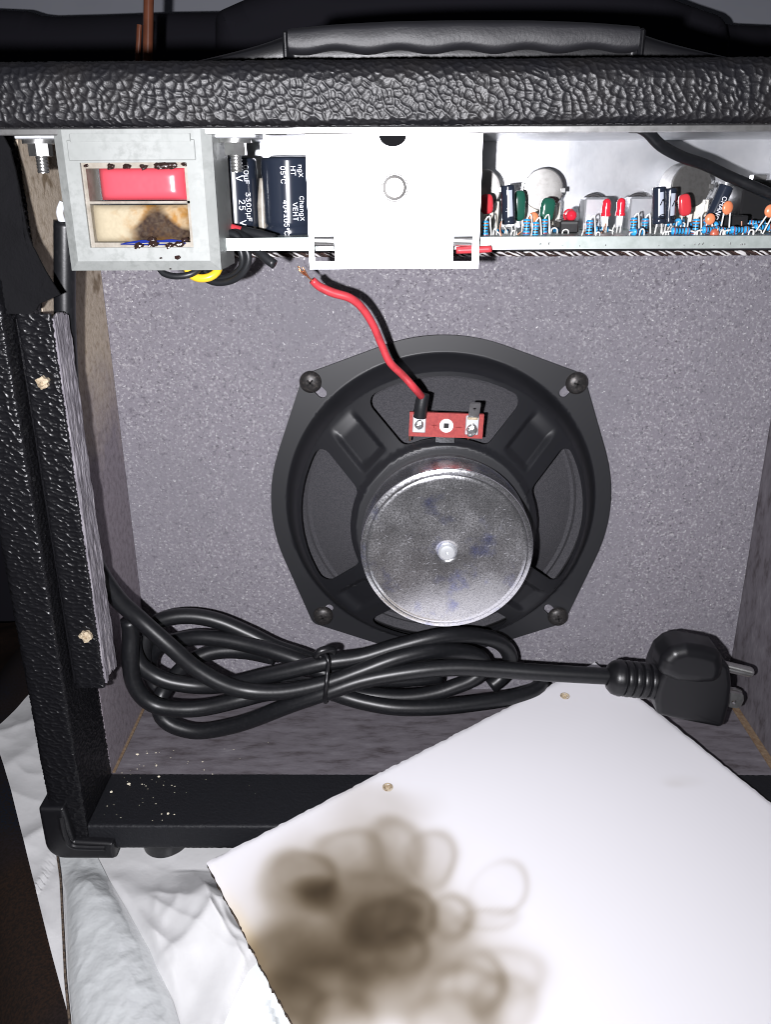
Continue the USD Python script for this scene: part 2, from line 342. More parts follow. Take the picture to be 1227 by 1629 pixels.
put("side_rail", cyl(atY(219,98,.304), atY(222,40,.304), .0016, 12), "brown_lacquer", pole)

# ---------------------------------------------------------------- the amplifier
amp = thing("guitar_amplifier", "black pebbled guitar amplifier with its back off, speaker and burnt transformer showing", "amplifier")

# cabinet panels with their leathercloth
yx = lambda a,b,l: np.stack([b,a,l],-1)      # profile (y, x), length z
yz = lambda a,b,l: np.stack([l,a,b],-1)      # profile (y, z), length x
top_prof = [(.030,ZT)]+[(.0025-0.0+0*0,ZT)]+arc2(.003,ZT+.003,.003,270,180)+arc2(.0065,ZU-.0065,.0065,180,90,9)+[(.10,ZU)]
top = MB().add(bx(XL-TO+.001,XR+TO-.001,.008,.130,ZT+.0012,ZU-.0012)).add(leather_skin(top_prof[::-1], XL-TO, XR+TO, yz, (.0024,.0022), .00042, .00038, 3), True)
top_panel = top.build("top_panel", "leather", amp)
side_prof = [(S,XL)]+[(.0016,XL)]+arc2(.0016,XL-.0016,.0016,90,180,4)+arc2(.004,XL-TO+.004,.004,180,270,6)+[(.030,XL-TO)]
side = MB().add(bx(XL-TO+.001,XL-.0008,.006,.130,-T+.001,ZT-.0002)).add(leather_skin(side_prof, -T, ZT, yx, (.0016,.0036), .00046, .00038, 7), True)
side_panel = side.build("side_panel", "leather_dark", amp)
rprof = [(a,XR+XL-b) for a,b in side_prof]
side_r = MB().add(bx(XR+.0008,XR+TO-.001,.006,.130,-T+.001,ZT-.0002)).add(leather_skin(rprof[::-1], -T, ZT, yx, (.0024,.0034), .0004, .0008, 8), True).build("side_panel", "leather", amp)
bot_prof = [(S,0)]+[(.0012,0)]+arc2(.0012,-.0012,.0012,90,180,4)+[(0,-T+.003)]+arc2(.003,-T+.003,.003,180,270,5)+[(.03,-T)]
bottom = MB().add(bx(XL,XR,.002,.130,-T+.001,-.0010)).add(leather_skin(bot_prof, XL, XR, yz, (.0020,.0016), .00016, .0006, 11), True)
bottom_panel = bottom.build("bottom_panel", "leather_smooth", amp)
put("side_board", bx(XL-.0008,XL-.0001,S,W,0,ZT-.001), "side_board", side_panel)
put("side_board", bx(XR+.0001,XR+.0008,S,W,0,ZT-.001), "floor_wood", side_r)
put("floor_board", bx(XL,XR,S,W,-.0010,-.0001), "floor_wood", bottom_panel)
# bare wood seams along the floor's sides
for s_, (xa, xb) in enumerate(((XL,XL+.0012),(XR-.0035,XR))):
    put("seam", bx(xa,xb,S+.001,W-.001,-.0003,.0004), "raw_wood", bottom_panel)
# speaker baffle (with the hole behind the speaker)
SX, SZ = .0222, .1043
hole = Point(SX,SZ).buffer(.0700,64)
baffle_poly = sbox(XL,0,XR,.2178).difference(hole)
baffle = put("baffle_board", ext(baffle_poly, W, W+.012), "painted_board", amp, smooth=False)
put("front_board", bx(XL,XR,W+.012,W+.016,0,ZT), "leather_back", amp)
put("front_rail", bx(XL,XR,W+.002,W+.012,.2178,ZT), "leather_back", amp)
# twisted brown and white piping along the top of the baffle
pip = MB(); jit = np.random.default_rng(6)
for k, colr in enumerate(((.74,.73,.72),(.055,.03,.025),(.035,.022,.02),(.62,.60,.60),(.03,.02,.02))):
    xs = np.linspace(XL,XR,620); wob = (meshkit.fbm(np.stack([xs*160,0*xs+k,0*xs],-1),3,k)-.5)
    ph = xs/.0080*2*np.pi+k*2*np.pi/5+wob*3.4
    pip.add(tube(np.stack([xs, W-.0010+.00062*np.cos(ph), .2178+.0009+.00062*np.sin(ph)+wob*.0005],1), .00046, 8, sp=False), True, colr)
pip.build("piping", "matte", baffle)
put("piping_core", cyl((XL,W-.0008,.2204),(XR,W-.0008,.2204),.0008,10), "black_vinyl", baffle)

# the fixing cleat on the left with two torn screw holes
zc0, zc1 = at(165,1093,1,.006)[2], at(60,507,1,.006)[2]
CX = XL+.0128
cl_prof = [(.022,XL+.0004+.0121)] + [(.0075,CX)]+arc2(.0075,CX-.0012,.0012,90,180,4)+[(.0063,XL+.0022)]+arc2(.0078,XL+.0022,.0015,180,250,4)
cl = MB().add(bx(XL+.0006,CX-.0006,.0072,.0215,zc0,zc1),False)
cleat = MB().add(leather_skin(arc2(.0080,CX-.0008,.0010,60,180,4)+[(.0070,XL+.0024)]+arc2(.0090,XL+.0024,.0020,180,255,4), zc0-.0012, zc1+.0014, yx, (.0016,.0036), .00046, .00038, 17), True)
cleat.add(bx(XL+.0006,CX-.0012,.0080,.0205,zc0+.0006,zc1-.0006),False)
cleat = cleat.build("fixing_cleat", "leather_dark", amp)
rg = np.random.default_rng(5)
def rough_block(x0,x1,y0,y1,z0,z1,amp_,seed,step=.0012):
    m = bx(x0,x1,y0,y1,z0,z1).subdivide_to_size(step) if hasattr(trimesh.Trimesh,"subdivide_to_size") else bx(x0,x1,y0,y1,z0,z1)
    v = m.vertices; n1 = meshkit.fbm(v*V([900,900,160]),3,seed)-.5; n2 = meshkit.fbm(v*V([900,900,160])+40,3,seed+3)-.5
    v = v+np.stack([n1,n2*.3,0*n1],1)*amp_
    ends = (np.abs(v[:,2]-z0)<.0015)|(np.abs(v[:,2]-z1)<.0015)
    v[:,2] += np.where(ends,(meshkit.fbm(v*V([420,420,0])+7,3,seed)-.5)*.004,0)
    return trimesh.Trimesh(v,m.faces,process=False)
put("bare_wood_side", rough_block(CX-.0011,CX+.0004,.0088,.0222,zc0+.0004,zc1-.0003,.0010,3), "cleat_wood", cleat, smooth=50)
for (u,v_) in ((67,611),(136,1013)):
    c = atY(u,v_,.0056); st = MB(); r_ = random.Random(u)
    n = 17; ang = np.linspace(0,2*np.pi,n,endpoint=False); ro = [.0021*(.75+.55*r_.random()) for _ in range(n)]
    outer = np.stack([c[0]+np.cos(ang)*ro, 0*ang+.0054, c[2]+np.sin(ang)*ro],1); inner = np.stack([c[0]+np.cos(ang)*.0009, 0*ang+.0049, c[2]+np.sin(ang)*.0009],1)
    deep = np.stack([c[0]+np.cos(ang)*.0006, 0*ang+.0062, c[2]+np.sin(ang)*.0006],1); back = outer+V([0,.002,0])
    vv = np.vstack([back,outer,inner,deep,[[c[0],.0062,c[2]]]]); ff = []
    for k in range(3):
        for i in range(n):
            j=(i+1)%n; ff += [(k*n+i,k*n+j,(k+1)*n+j),(k*n+i,(k+1)*n+j,(k+1)*n+i)]
    ff += [(3*n+i,3*n+(i+1)%n,4*n) for i in range(n)]
    mm = trimesh.Trimesh(vv,ff,process=False)
    put("torn_screw_hole", mm, "chip_wood", cleat, smooth=False)

# torn flap of leathercloth at the top left
fl = [(-60,205),(2,212),(16,236),(24,270),(32,310),(42,350),(54,392),(74,432),(98,468),(80,476),(62,484),(56,494),(46,500),(20,499),(-20,500),(-60,500)]
fpoly = Polygon([atY(u,v,.004)[[0,2]] for u,v in fl])
fm = trimesh.creation.extrude_polygon(fpoly,.0009,engine="earcut").subdivide_to_size(.003)
fv = fm.vertices; q = np.stack([fv[:,0],.0035+fv[:,2],fv[:,1]],1)
q[:,1] += .004*(meshkit.fbm(q*V([60,0,60]),3,2)-.5) - .003*sm(-.115,-.085,q[:,0])
put("torn_leathercloth", trimesh.Trimesh(q,fm.faces[:,::-1],process=False), "leather_back", amp, smooth=40)

# plastic corner and rubber foot
xo, zb = XL-TO-.0016, -T-.0016
Lp = Polygon([(xo,zb),(xo+.0285,zb),(xo+.0285,zb+.0085),(xo+.0125,zb+.0095),(xo+.0105,zb+.0265),(xo,zb+.0265)])
Lp = Lp.buffer(-.0012).buffer(.0012).intersection(unary_union([sbox(xo+.008,zb,1,1),sbox(xo,zb+.008,1,1),Point(xo+.008,zb+.008).buffer(.008,16)]))
Lp = Polygon(Lp.buffer(-.0008).buffer(.0008).exterior.segmentize(.0015))
cp = put("corner_protector", pillow(Lp,-.0032,.03,.0018,4), "black_plastic", amp, smooth=45)
put("ridge", tube([(xo+.0088,-.0030,zb+.0225),(xo+.0092,-.0032,zb+.0140),(xo+.0112,-.0033,zb+.0078),(xo+.0170,-.0032,zb+.0066),(xo+.0250,-.0030,zb+.0062)],.0013,10,.001), "black_plastic", cp)
fc = at(250,1352,2,-T)
put("foot", lathe([(0,-.0095),(.0085,-.0092),(.0098,-.0078),(.0105,0),(0,0)], (fc[0],.014,-T), (0,0,1), 40), "black_rubber", amp)

# carrying handle on the top
hx = .0235
handle = MB()
xs = np.linspace(-.101,.101,160); th = np.linspace(0,2*np.pi,28,endpoint=False); rings = []
for x in xs:
    ax = abs(x); hgt = .0120 if ax < .058 else (.0135-.0110*((ax-.058)/.043)**.75)
    w_ = .012 if ax < .058 else .014
    rings.append([(hx+x, .056+w_*np.sign(math.cos(t))*abs(math.cos(t))**.6, ZU+hgt*.5+hgt*.5*np.sign(math.sin(t))*abs(math.sin(t))**.6) for t in th])
hv = V(rings).reshape(-1,3); n=len(th); i,j=np.meshgrid(np.arange(len(xs)-1),np.arange(n),indexing="ij"); i,j=i.ravel(),j.ravel(); k=(j+1)%n
hf = np.vstack([np.stack([i*n+j,i*n+k,(i+1)*n+k],1),np.stack([i*n+j,(i+1)*n+k,(i+1)*n+j],1)])
hm = trimesh.Trimesh(hv,hf,process=False); hm.fix_normals()
strap = put("carrying_handle", hm, "black_plastic", amp, smooth=50)
gx = np.linspace(-.0585,.0585,170)
gr=[]
for x in gx:
    h0 = ZU+.0052+.0013*(.5+.5*math.cos(2*np.pi*x/.0215)) ; h1 = ZU+.0160-.0022*(abs(x)/.0585)**2.5
    for t in th:
        gr.append((hx+x,.052+.0115*np.sign(math.cos(t))*abs(math.cos(t))**.5,(h0+h1)/2+(h1-h0)/2*np.sign(math.sin(t))*abs(math.sin(t))**.55))
gv=V(gr); i,j=np.meshgrid(np.arange(len(gx)-1),np.arange(n),indexing="ij"); i,j=i.ravel(),j.ravel(); k=(j+1)%n
gf=np.vstack([np.stack([i*n+j,i*n+k,(i+1)*n+k],1),np.stack([i*n+j,(i+1)*n+k,(i+1)*n+j],1)]+[np.array([(e+a_,e+(a_+1)%n,e+(a_+2)%n) for e in (0,(len(gx)-1)*n) for a_ in range(0)]).reshape(-1,3).astype(int)])
gm=trimesh.Trimesh(gv,gf,process=False); gm.fix_normals()
put("grip", gm, "grip_rubber", strap, smooth=50)
for sgn in (-1,1):
    put("grip_collar", rbx(hx+sgn*.0595-.0010,hx+sgn*.0595+.0010,.0410,.0640,ZU+.004,ZU+.0128,.0008), "black_plastic", strap)

# ---------------------------------------------------------------- loudspeaker
hY = lambda h: W-h                     # height above the baffle, towards the viewer
def basket_h(r, dx, dz):
    h = .0042+.0105*sm(.0735,.0665,r)+.0165*np.clip((.0675-r)/.0265,0,1)+.0030*sm(.0415,.0385,r)
    # embossed rib along each arm
    best = 0
    for a in (45,135,225,315):
        ca, sa = math.cos(math.radians(a)), math.sin(math.radians(a)); al = dx*ca+dz*sa; pr = np.abs(-dx*sa+dz*ca)
        best = np.maximum(best, sm(.0080,.0048,pr)*sm(.0425,.0455,al)*sm(.0655,.0575,al))
    return h-.0026*best
circ = Point(0,0).buffer(.0805,96)
ears = [Point(.0588*sx,.0588*sz).buffer(.0052,16) for sx in (-1,1) for sz in (-1,1)]
outline = circ
for e in ears:
    outline = outline.union(unary_union([e, Point(0,0).buffer(.0805,96)]).convex_hull.intersection(Polygon([(0,0),(e.centroid.x*3,e.centroid.y*.9),(e.centroid.x*3,e.centroid.y*3),(e.centroid.x*.9,e.centroid.y*3)])))
outline = outline.buffer(.0006).buffer(-.0006)
slots = []
for sx in (-1,1):
    for sz in (-1,1):
        slots.append(LineString([(.0585*sx,.0585*sz),(.0545*sx,.0545*sz)]).buffer(.0021,8))
ring = Point(0,0).buffer(.0650,64).difference(Point(0,0).buffer(.0415,64))
arms = unary_union([LineString([(-.1*c,-.1*s_),(.1*c,.1*s_)]).buffer(.0140) for c,s_ in ((.707,.707),(.707,-.707))])
wins = [g.buffer(-.0042).buffer(.0042,12) for g in ring.difference(arms).geoms]
bp = outline.difference(unary_union(wins+slots)).difference(Point(0,0).buffer(.012,32))
bp = bp.simplify(.00008)
bm = trimesh.creation.extrude_polygon(bp.segmentize(.003),.0011,engine="earcut").subdivide_to_size(.0017,max_iter=14)
bvv = bm.vertices; r_ = np.hypot(bvv[:,0],bvv[:,1]); hh = basket_h(r_,bvv[:,0],bvv[:,1])-.0011+bvv[:,2]
Vb = np.stack([SX+bvv[:,0],hY(hh),SZ+bvv[:,1]],1); e_=1e-5
gx_=(basket_h(np.hypot(bvv[:,0]+e_,bvv[:,1]),bvv[:,0]+e_,bvv[:,1])-basket_h(np.hypot(bvv[:,0]-e_,bvv[:,1]),bvv[:,0]-e_,bvv[:,1]))/(2*e_)
gz_=(basket_h(np.hypot(bvv[:,0],bvv[:,1]+e_),bvv[:,0],bvv[:,1]+e_)-basket_h(np.hypot(bvv[:,0],bvv[:,1]-e_),bvv[:,0],bvv[:,1]-e_))/(2*e_)
Nb=np.stack([-gx_,-np.ones_like(gx_),-gz_],1); Nb/=np.linalg.norm(Nb,axis=1,keepdims=True)
topf=(bvv[bm.faces][:,:,2]>.0010).all(1); tf=bm.faces[topf]
fl_=np.cross(Vb[tf[:,1]]-Vb[tf[:,0]],Vb[tf[:,2]]-Vb[tf[:,0]])[:,1]>0
tf=np.where(fl_[:,None],tf[:,::-1],tf)
spk = MB().raw(Vb,tf,Nb).add(trimesh.Trimesh(Vb,bm.faces[~topf][:,::-1],process=False),False).build("loudspeaker","black_steel",amp)
ax0 = (SX,W,SZ); axd = (0,-1,0)
put("gasket", ext(Polygon([(SX+x,SZ+z) for x,z in outline.buffer(-.0004).exterior.coords]).difference(Point(SX,SZ).buffer(.0705,64)).difference(unary_union([LineString([(SX+.0585*a_,SZ+.0585*b_),(SX+.0535*a_,SZ+.0535*b_)]).buffer(.0034,8) for a_ in (-1,1) for b_ in (-1,1)])), W-.0031, W), "leather_back", spk)
put("cone", lathe([(.0705,.0005),(.069,.0045),(.0675,.0058),(.066,.0045),(.0645,.0030),(.063,.0045),(.0615,.0035),(.045,.0145),(.030,.0225),(.012,.026)],ax0,axd,96), "cone_paper", spk, smooth=35)
put("spider_cup", lathe([(.034,.010),(.0385,.0285),(.0388,.0292)],ax0,axd,64), "black_steel", spk)
put("ferrite_ring", lathe([(.012,.0315),(.0345,.0315),(.0352,.0322),(.0352,.050),(.012,.050)],ax0,axd,96), "ferrite", spk)
mag = put("magnet_cap", lathe([(.0340,.0405),(.0362,.0405),(.0362,.0555),(.0358,.0563),(.0350,.0566),(.0341,.0567),(.0338,.0571),(.0332,.0575),(.0318,.0577),(.012,.0577),(.0055,.0577),(.0042,.0574),(.0038,.0570),(0.00001,.0570)],ax0,axd,128), "magnet_steel", spk, smooth=40)
put("pole_pin", lathe([(.0036,.0568),(.0036,.0580),(.0030,.0587),(.0020,.0589),(.0008,.0589),(.0007,.0578),(0.00001,.0578)],ax0,axd,40), "sheet_metal", mag)
rs_=np.random.default_rng(31); scm=MB()
for k in range(150):
    rr3=.030*math.sqrt(rs_.random()); t3=rs_.random()*6.283; L3=rs_.uniform(.0004,.0024); a3=rs_.normal(.5,.9); x3,z3=SX+rr3*math.cos(t3),SZ+rr3*math.sin(t3)
    if rr3<.006: continue
    d3=V([math.cos(a3),0,math.sin(a3)])*L3/2; n3=V([-math.sin(a3),0,math.cos(a3)])*rs_.uniform(.00002,.00005); c3=V([x3,hY(.05773),z3])
    scm.add(trimesh.convex.convex_hull(V([c3-d3,c3+d3,c3+n3,c3-n3,c3+V([0,.0002,0])])),False)
tag(scm.build("scratch","scuff",spk),kind="stuff")
for (u,v) in ((494,608),(918,610),(514,980),(888,981)):
    c = atY(u,v,W-.0048); a = V([c[0],W-.0042,c[2]])
    sc = MB().add(lathe([(.0050,0),(.0050,.0006),(.0046,.0016),(.0034,.0024),(.0016,.0028),(0.00001,.0029)],a,axd,32),40)
    scp = sc.build("screw", "screw_black", spk)
    for s_ in (45,135):
        d = V([math.cos(math.radians(s_+u)),0,math.sin(math.radians(s_+u))])*.0017
        t = a+V([0,-.00255,0]); put("screw_slot", cyl(t-d,t+d,.00042,6), "leather_back", scp) if False else None
    cr = MB()
    for s_ in (0,90):
        g = rbx(-.0018,.0018,-.0004,.0004,-.00042,.00042,.0001); g.apply_transform(trimesh.transformations.rotation_matrix(math.radians(s_+u),[0,1,0])); g.apply_translation(a+V([0,-.0027,0])); cr.add(g,False,(.012,.011,.011))
    cr.build("screw_slot","matte",spk)
# terminal strip
YB = hY(.036)
def local(u, v, Y): return atY(u,v,Y)
o = local(710,676,YB); ang = math.radians(2.2)
def tb(x, y, z): # x along the strip, y towards the viewer, z up
    return V([o[0]+x*math.cos(ang)+z*math.sin(ang), o[1]-y, o[2]-x*math.sin(ang)+z*math.cos(ang)])
def tbm(mesh):
    v = np.asarray(mesh.vertices); w = V([tb(a,-b,c) for a,b,c in v]); return trimesh.Trimesh(w,mesh.faces,process=False)
strip = put("terminal_strip", tbm(ext(sbox(-.0155,-.0052,.0155,.0052).difference(unary_union([Point(0,0).buffer(.0012)])), -.0008,.0008)), "red_board", spk, smooth=False)
put("terminal_bracket", tbm(bx(-.004,.004,.0009,.0030,-.008,.001)), "black_steel", spk)
put("solder_lug", tbm(rbx(-.0141,-.0086,-.0016,-.0007,-.0034,.0045,.0003)), "sheet_metal", spk)
put("solder_lug", tbm(rbx(.0080,.0135,-.0016,-.0007,-.0036,.0047,.0003)), "sheet_metal", spk)
tabm = ext(sbox(-.0022,0,.0022,.0085).buffer(-.0006).buffer(.0006).difference(Point(0,.0052).buffer(.0008)),-.0004,.0004)
tabm.apply_transform(trimesh.transformations.rotation_matrix(math.radians(32),[1,0,0])); tabm.apply_translation([.0110,-.0014,.0040])
put("spade_tab", tbm(tabm), "bright_metal", spk, smooth=False)
put("yellow_flux", tbm(rbx(.0086,.0130,-.0019,-.0012,.0030,.0043,.0002)), "chip_wood", spk)
for (x,z,r) in ((-.0113,.0002,.0019),(.0108,-.0012,.0024),(.0102,-.0030,.0014)):
    s_ = trimesh.creation.icosphere(3,r); s_.vertices *= V([1,.55,1.1]); s_.vertices += (meshkit.fbm(s_.vertices*700,3,4)-.5)[:,None]*.0009; s_.apply_translation([x,-.0017,z])
    put("solder_joint", tbm(s_), "solder", spk, smooth=True)
wsh = MB().add(tbm(ext(Point(0,0).buffer(.0029,20).difference(sbox(-.0011,-.0011,.0011,.0011)),-.0015,-.0008)),False,(.8,.8,.8))
wsh.add(tbm(bx(-.0011,.0011,-.0010,-.0006,-.0011,.0011)),False,(.02,.02,.02)); wsh.build("strip_rivet","paint",spk)
mk = MB()
mk.add(tbm(bx(-.0060,-.0040,-.0009,-.00075,-.0004,-.0002)),False,(.13,.01,.01)).add(tbm(bx(-.0051,-.0049,-.0009,-.00075,-.0013,.0007)),False,(.13,.01,.01)).add(tbm(bx(.0040,.0066,-.0009,-.00075,-.0009,-.0007)),False,(.13,.01,.01))
mk.build("polarity_mark","matte",spk)
put("heat_shrink", tube([tb(-.0113,.0022,.0035),tb(-.0110,.0026,.008),tb(-.0103,.0026,.0135)],[.0027,.0028,.0026],14,.001), "black_vinyl", spk)
for x,zz in ((-.0150,-.0085),(.0098,-.0066)):
    put("braid_lead", tube([tb(x,-.0005,-.0045),tb(x,-.001,-.006),tb(x+.0002,-.004,zz)],.0004,6,.001), "copper", spk)
# red wire from the strip, torn off at its other end
wp = [tb(-.0106,.0028,.0120)]+[atY(u,v,Y) for u,v,Y in ((660,618,.055),(642,598,.054),(620,576,.052),(607,548,.051),(593,516,.049),(575,489,.047),(556,474,.045),(530,466,.044),(508,456,.043),(497,446,.042))]
wire = put("speaker_wire", tube(wp,[.0015]*8+[.0016,.0017,.0014],14,.001), "red_insulation", amp, smooth=True, label="red insulated speaker wire torn from its solder point")
rr = random.Random(4)
for k in range(7):
    d = rr.uniform(-5,5); e = rr.uniform(-5,6)
    put("copper_strand", tube([atY(500+d*.3,449,.042),atY(490+d*.6,441+d*.5,.041),atY(483+d,434+e*.4,.039+rr.uniform(-.002,.002)),atY(478+d*1.1,428+e,.038)],.00032,6,.001), "copper", wire, smooth=True)

# ---------------------------------------------------------------- chassis with its circuit
YC = .080                                                    # the control panel, seen from inside
zp = atY(900,378,.012)[2]; zl = atY(900,397,.012)[2]
chassis = MB().add(bx(XL+.030,XR-.0005,.0005,YC,ZT-.0014,ZT-.0003),False).add(bx(XL+.030,XR-.0005,YC,YC+.0012,zl,ZT-.0014),False)
chassis.add(bx(XL+.030,XR-.0005,.013,YC,zl,zl+.0010),False).add(bx(XL+.030,XR-.0005,.0128,.0134,zl+.0010,zl+.0036),False)
chassis = chassis.build("chassis", "chassis_metal", amp)
put("chassis_lip", bx(XL+.030,XR-.0005,.0118,.0126,zl+.0002,zl+.0040), "lip_metal", chassis)
put("flange_edge", rbx(XL+.0005,XR-.0005,-.0006,.0006,ZT-.0022,ZT-.0002,.0003), "bright_metal", chassis)
for u in (437,625,1017):
    c = atY(u,207,.0075) if u != 1017 else atY(1017,205,.012)
    put("flange_hole", lathe([(.0041 if u==625 else .0034,0),(.004 if u==625 else .0033,.0004),(0.00001,.0004)],(c[0],.011,ZT-.0014),(0,0,-1),28), "leather_back", chassis)
board = put("circuit_board", bx(XL+.050,XR-.002,.0125,.070,zp-.0016,zp), "pcb_edge", amp, smooth=False)
# solder points glinting along the board's edge
rr = random.Random(9)
for k in range(26):
    x = rr.uniform(.035,.165); put("solder_point", cyl((x,.0121,zp-.0030),(x+rr.uniform(-.0004,.0008),.0118,zp-.0012+rr.uniform(-.0014,0)),.00022,6), "solder", board)

# pressed shield plate with two lugs cut out
PY = .0078
pl, pr_ = atY(489,320,PY)[0], atY(765,320,PY)[0]; pb = atY(625,428,PY)[2]
def win(u0,v0,u1,v1): a=atY(u0,v1,PY); b=atY(u1,v0,PY); return sbox(a[0],a[2],b[0],b[2])
plate_poly = sbox(pl,pb,pr_,ZT-.0015).difference(win(501,376,532,416)).difference(win(721,376,752,416))
plate = put("shield_plate", ext(plate_poly,PY,PY+.0010), "sheet_metal", amp, smooth=False)
put("plate_fold", bx(pl,pr_,PY+.0011,.030,ZT-.0030,ZT-.0016), "sheet_metal", plate)
put("plate_return", bx(pr_-.0010,pr_,PY+.0010,.014,pb+.004,ZT-.0030), "sheet_metal", plate)
for (u0,u1) in ((501,532),(721,752)):
    g = win(u0,376,u1,400).bounds
    put("bent_lug", tube([( (g[0]+g[2])/2-.0032,PY+.003,g[3]-.0016),((g[0]+g[2])/2+.0032,PY+.003,g[3]-.0016)],.0019,16,sp=False), "bright_metal", plate)
    put("lug_foot", rbx(g[0]+.0006,g[2]-.0003,PY+.003,PY+.0042,g[1]+.0002,g[3]-.002,.0003), "sheet_metal", plate)
c = atY(628,299,PY)
put("press_nut", lathe([(.0038,0),(.0036,.0007),(.0029,.0009),(.0028,.0003),(.0024,.0003),(.0022,.0011),(.0014,.0012),(.0012,.0003),(0.00001,.0003)],(c[0],PY,c[2]),axd,36), "pot_metal", plate)
put("nut_groove", lathe([(.0043,.0002),(.0039,.0002),(.0039,.00005)],(c[0],PY,c[2]),axd,36), "screw_black", plate)
for u,v in ((437,207),(625,214)):
    c = atY(u,v,PY)
hh_ = atY(625,205,PY-.0002)
put("plate_slot", ext(Polygon([(hh_[0]+.0042*math.cos(t),ZT-.0024-.0031*math.sin(t)) for t in np.linspace(0,np.pi,20)]),PY-.0004,PY+.0002), "leather_back", plate)

# components on the circuit board -----------------------------------------------
PAL = dict(metal=(.62,.62,.60), blue=(.03,.30,.62), dark=(.016,.021,.034), grey=(.40,.43,.50), red=(.50,.035,.045), green=(.012,.075,.05), orange=(.70,.22,.10), cream=(.66,.60,.48), black=(.012,.012,.013), white=(.8,.8,.8))
def lead(mb, a, b, mid=None, r=.00028): mb.add(tube([a]+([mid] if mid is not None else [])+[b], r, 6, .0012, sp=mid is not None), True, PAL["metal"])
def resistor(u, v, Y, length=.0063, rot=0, up=False):
    c = atY(u,v,Y); d = V([0,0,1.0]) if up else V([math.cos(math.radians(rot)),math.sin(math.radians(rot)),0]); mb = MB()
    Lh = length/2
    mb.add(lathe([(.0002,-Lh),(.0010,-Lh+.0001),(.00125,-Lh+.0006),(.0012,-Lh+.0014),(.00095,-Lh+.0018),(.00095,Lh-.0018),(.0012,Lh-.0014),(.00125,Lh-.0006),(.0010,Lh-.0001),(.0002,Lh)],c,d,16),True,PAL["blue"])
    for k,cl_ in ((-.34,(.25,.03,.02)),(-.16,(.02,.02,.02)),(0.0,(.02,.02,.02)),(.16,(.12,.05,.02)),(.34,(.25,.07,.03))):
        p = c+d*length*k; mb.add(lathe([(.00128 if abs(k)>.3 else .00099,-.0002),(.00130 if abs(k)>.3 else .00101,.0000),(.00128 if abs(k)>.3 else .00099,.0002)],p,d,16),True,cl_)
    for s_ in (-1,1):
        e = c+d*Lh*s_; f_ = e+d*s_*.0016
        if up and s_ > 0: lead(mb, e, V([c[0]+.0022,c[1],zp]), V([c[0]+.0013,c[1],e[2]+.0014]))
        else: lead(mb, e, V([f_[0],f_[1],zp-.0002]) if not up else V([e[0],e[1],zp-.0002]), None if up else f_+V([0,0,-.0003]))
    return mb.build("resistor","paint",board)
def legs(mb, x, y, z, s_=.0012, splay=0):
    for k in (-1,1): lead(mb, V([x+k*s_,y,z]), V([x+k*(s_+splay),y+.0003,zp-.0002]))
def electro(u0, v0, u1, v1, Y, r, stripe=None, name="electrolytic_capacitor", text=None, label=None):
    """can from its foot (u0, v0) to its top (u1, v1)"""
    a, b = atY(u0,v0,Y), atY(u1,v1,Y); d = b-a; L = np.linalg.norm(d); mb = MB()
    mb.add(lathe([(0.00001,0),(r*.9,0),(r,.0004),(r,.0012),(r*.93,.0017),(r,.0022),(r,L-.0008),(r*.96,L-.0002),(r*.86,L),(r*.8,L-.0001)],a,d,28),35,PAL["dark"])
    mb.add(lathe([(r*.82,L-.0002),(r*.7,L-.0001),(0.00001,L-.0002)],a,d,28),35,PAL["grey"])
    u_, w_, dd = frame(d)
    if stripe is not None:
        for st in (stripe if isinstance(stripe,list) else [stripe]):
            t = np.radians(np.linspace(st-21,st+21,8)); side_ = V([1.0,0,0])-dd*dd[0]; side_/=np.linalg.norm(side_); fr = np.cross(dd,side_); fr = fr if fr[1]<0 else -fr
            pts=[]
            for h in (.0026,L-.0016):
                for q_ in t: pts.append(a+dd*h+(side_*math.sin(q_)+fr*math.cos(q_))*(r+.00008))
            k_=len(t); ff=[(i,i+1,k_+i+1) for i in range(k_-1)]+[(i,k_+i+1,k_+i) for i in range(k_-1)]
            sm_=trimesh.Trimesh(V(pts),ff,process=False)
            if sm_.face_normals[0]@fr<0: sm_=trimesh.Trimesh(V(pts),[f_[::-1] for f_ in ff],process=False)
            mb.add(sm_,True,PAL["grey"])
    for k in (-1,1): lead(mb, a+V([k*.0008,0,0]), V([a[0]+k*.0013+(a[0]-b[0])*.1,a[1],zp-.0002]))
    cp_ = mb.build(name,"glossy",board,label)
    return cp_, a, dd, r, L
def wrap_text(text, height, a, dd, r, L, start, phi, parent, down=True, name="printed_marking", material="white_print", flip=False):
    """lettering around a can: it reads down the can from `start` metres below its top, phi degrees right of the viewer"""
    tm = meshkit.text_mesh(text, height, .00012); v = np.asarray(tm.vertices); side_ = V([1.0,0,0])-dd*dd[0]; side_/=np.linalg.norm(side_); fr = np.cross(dd,side_); fr = fr if fr[1]<0 else -fr
    if down: along = (L-start)-v[:,0]; q_ = math.radians(phi)+(v[:,1])/r
    else: along = start+v[:,0]; q_ = math.radians(phi)-(v[:,1])/r
    rad = r+.00006+v[:,2]
    w = a+dd*along[:,None]+(side_[None]*np.sin(q_)[:,None]+fr[None]*np.cos(q_)[:,None])*rad[:,None]
    return put(name, trimesh.Trimesh(w,tm.faces,process=False), material, parent, smooth=False)
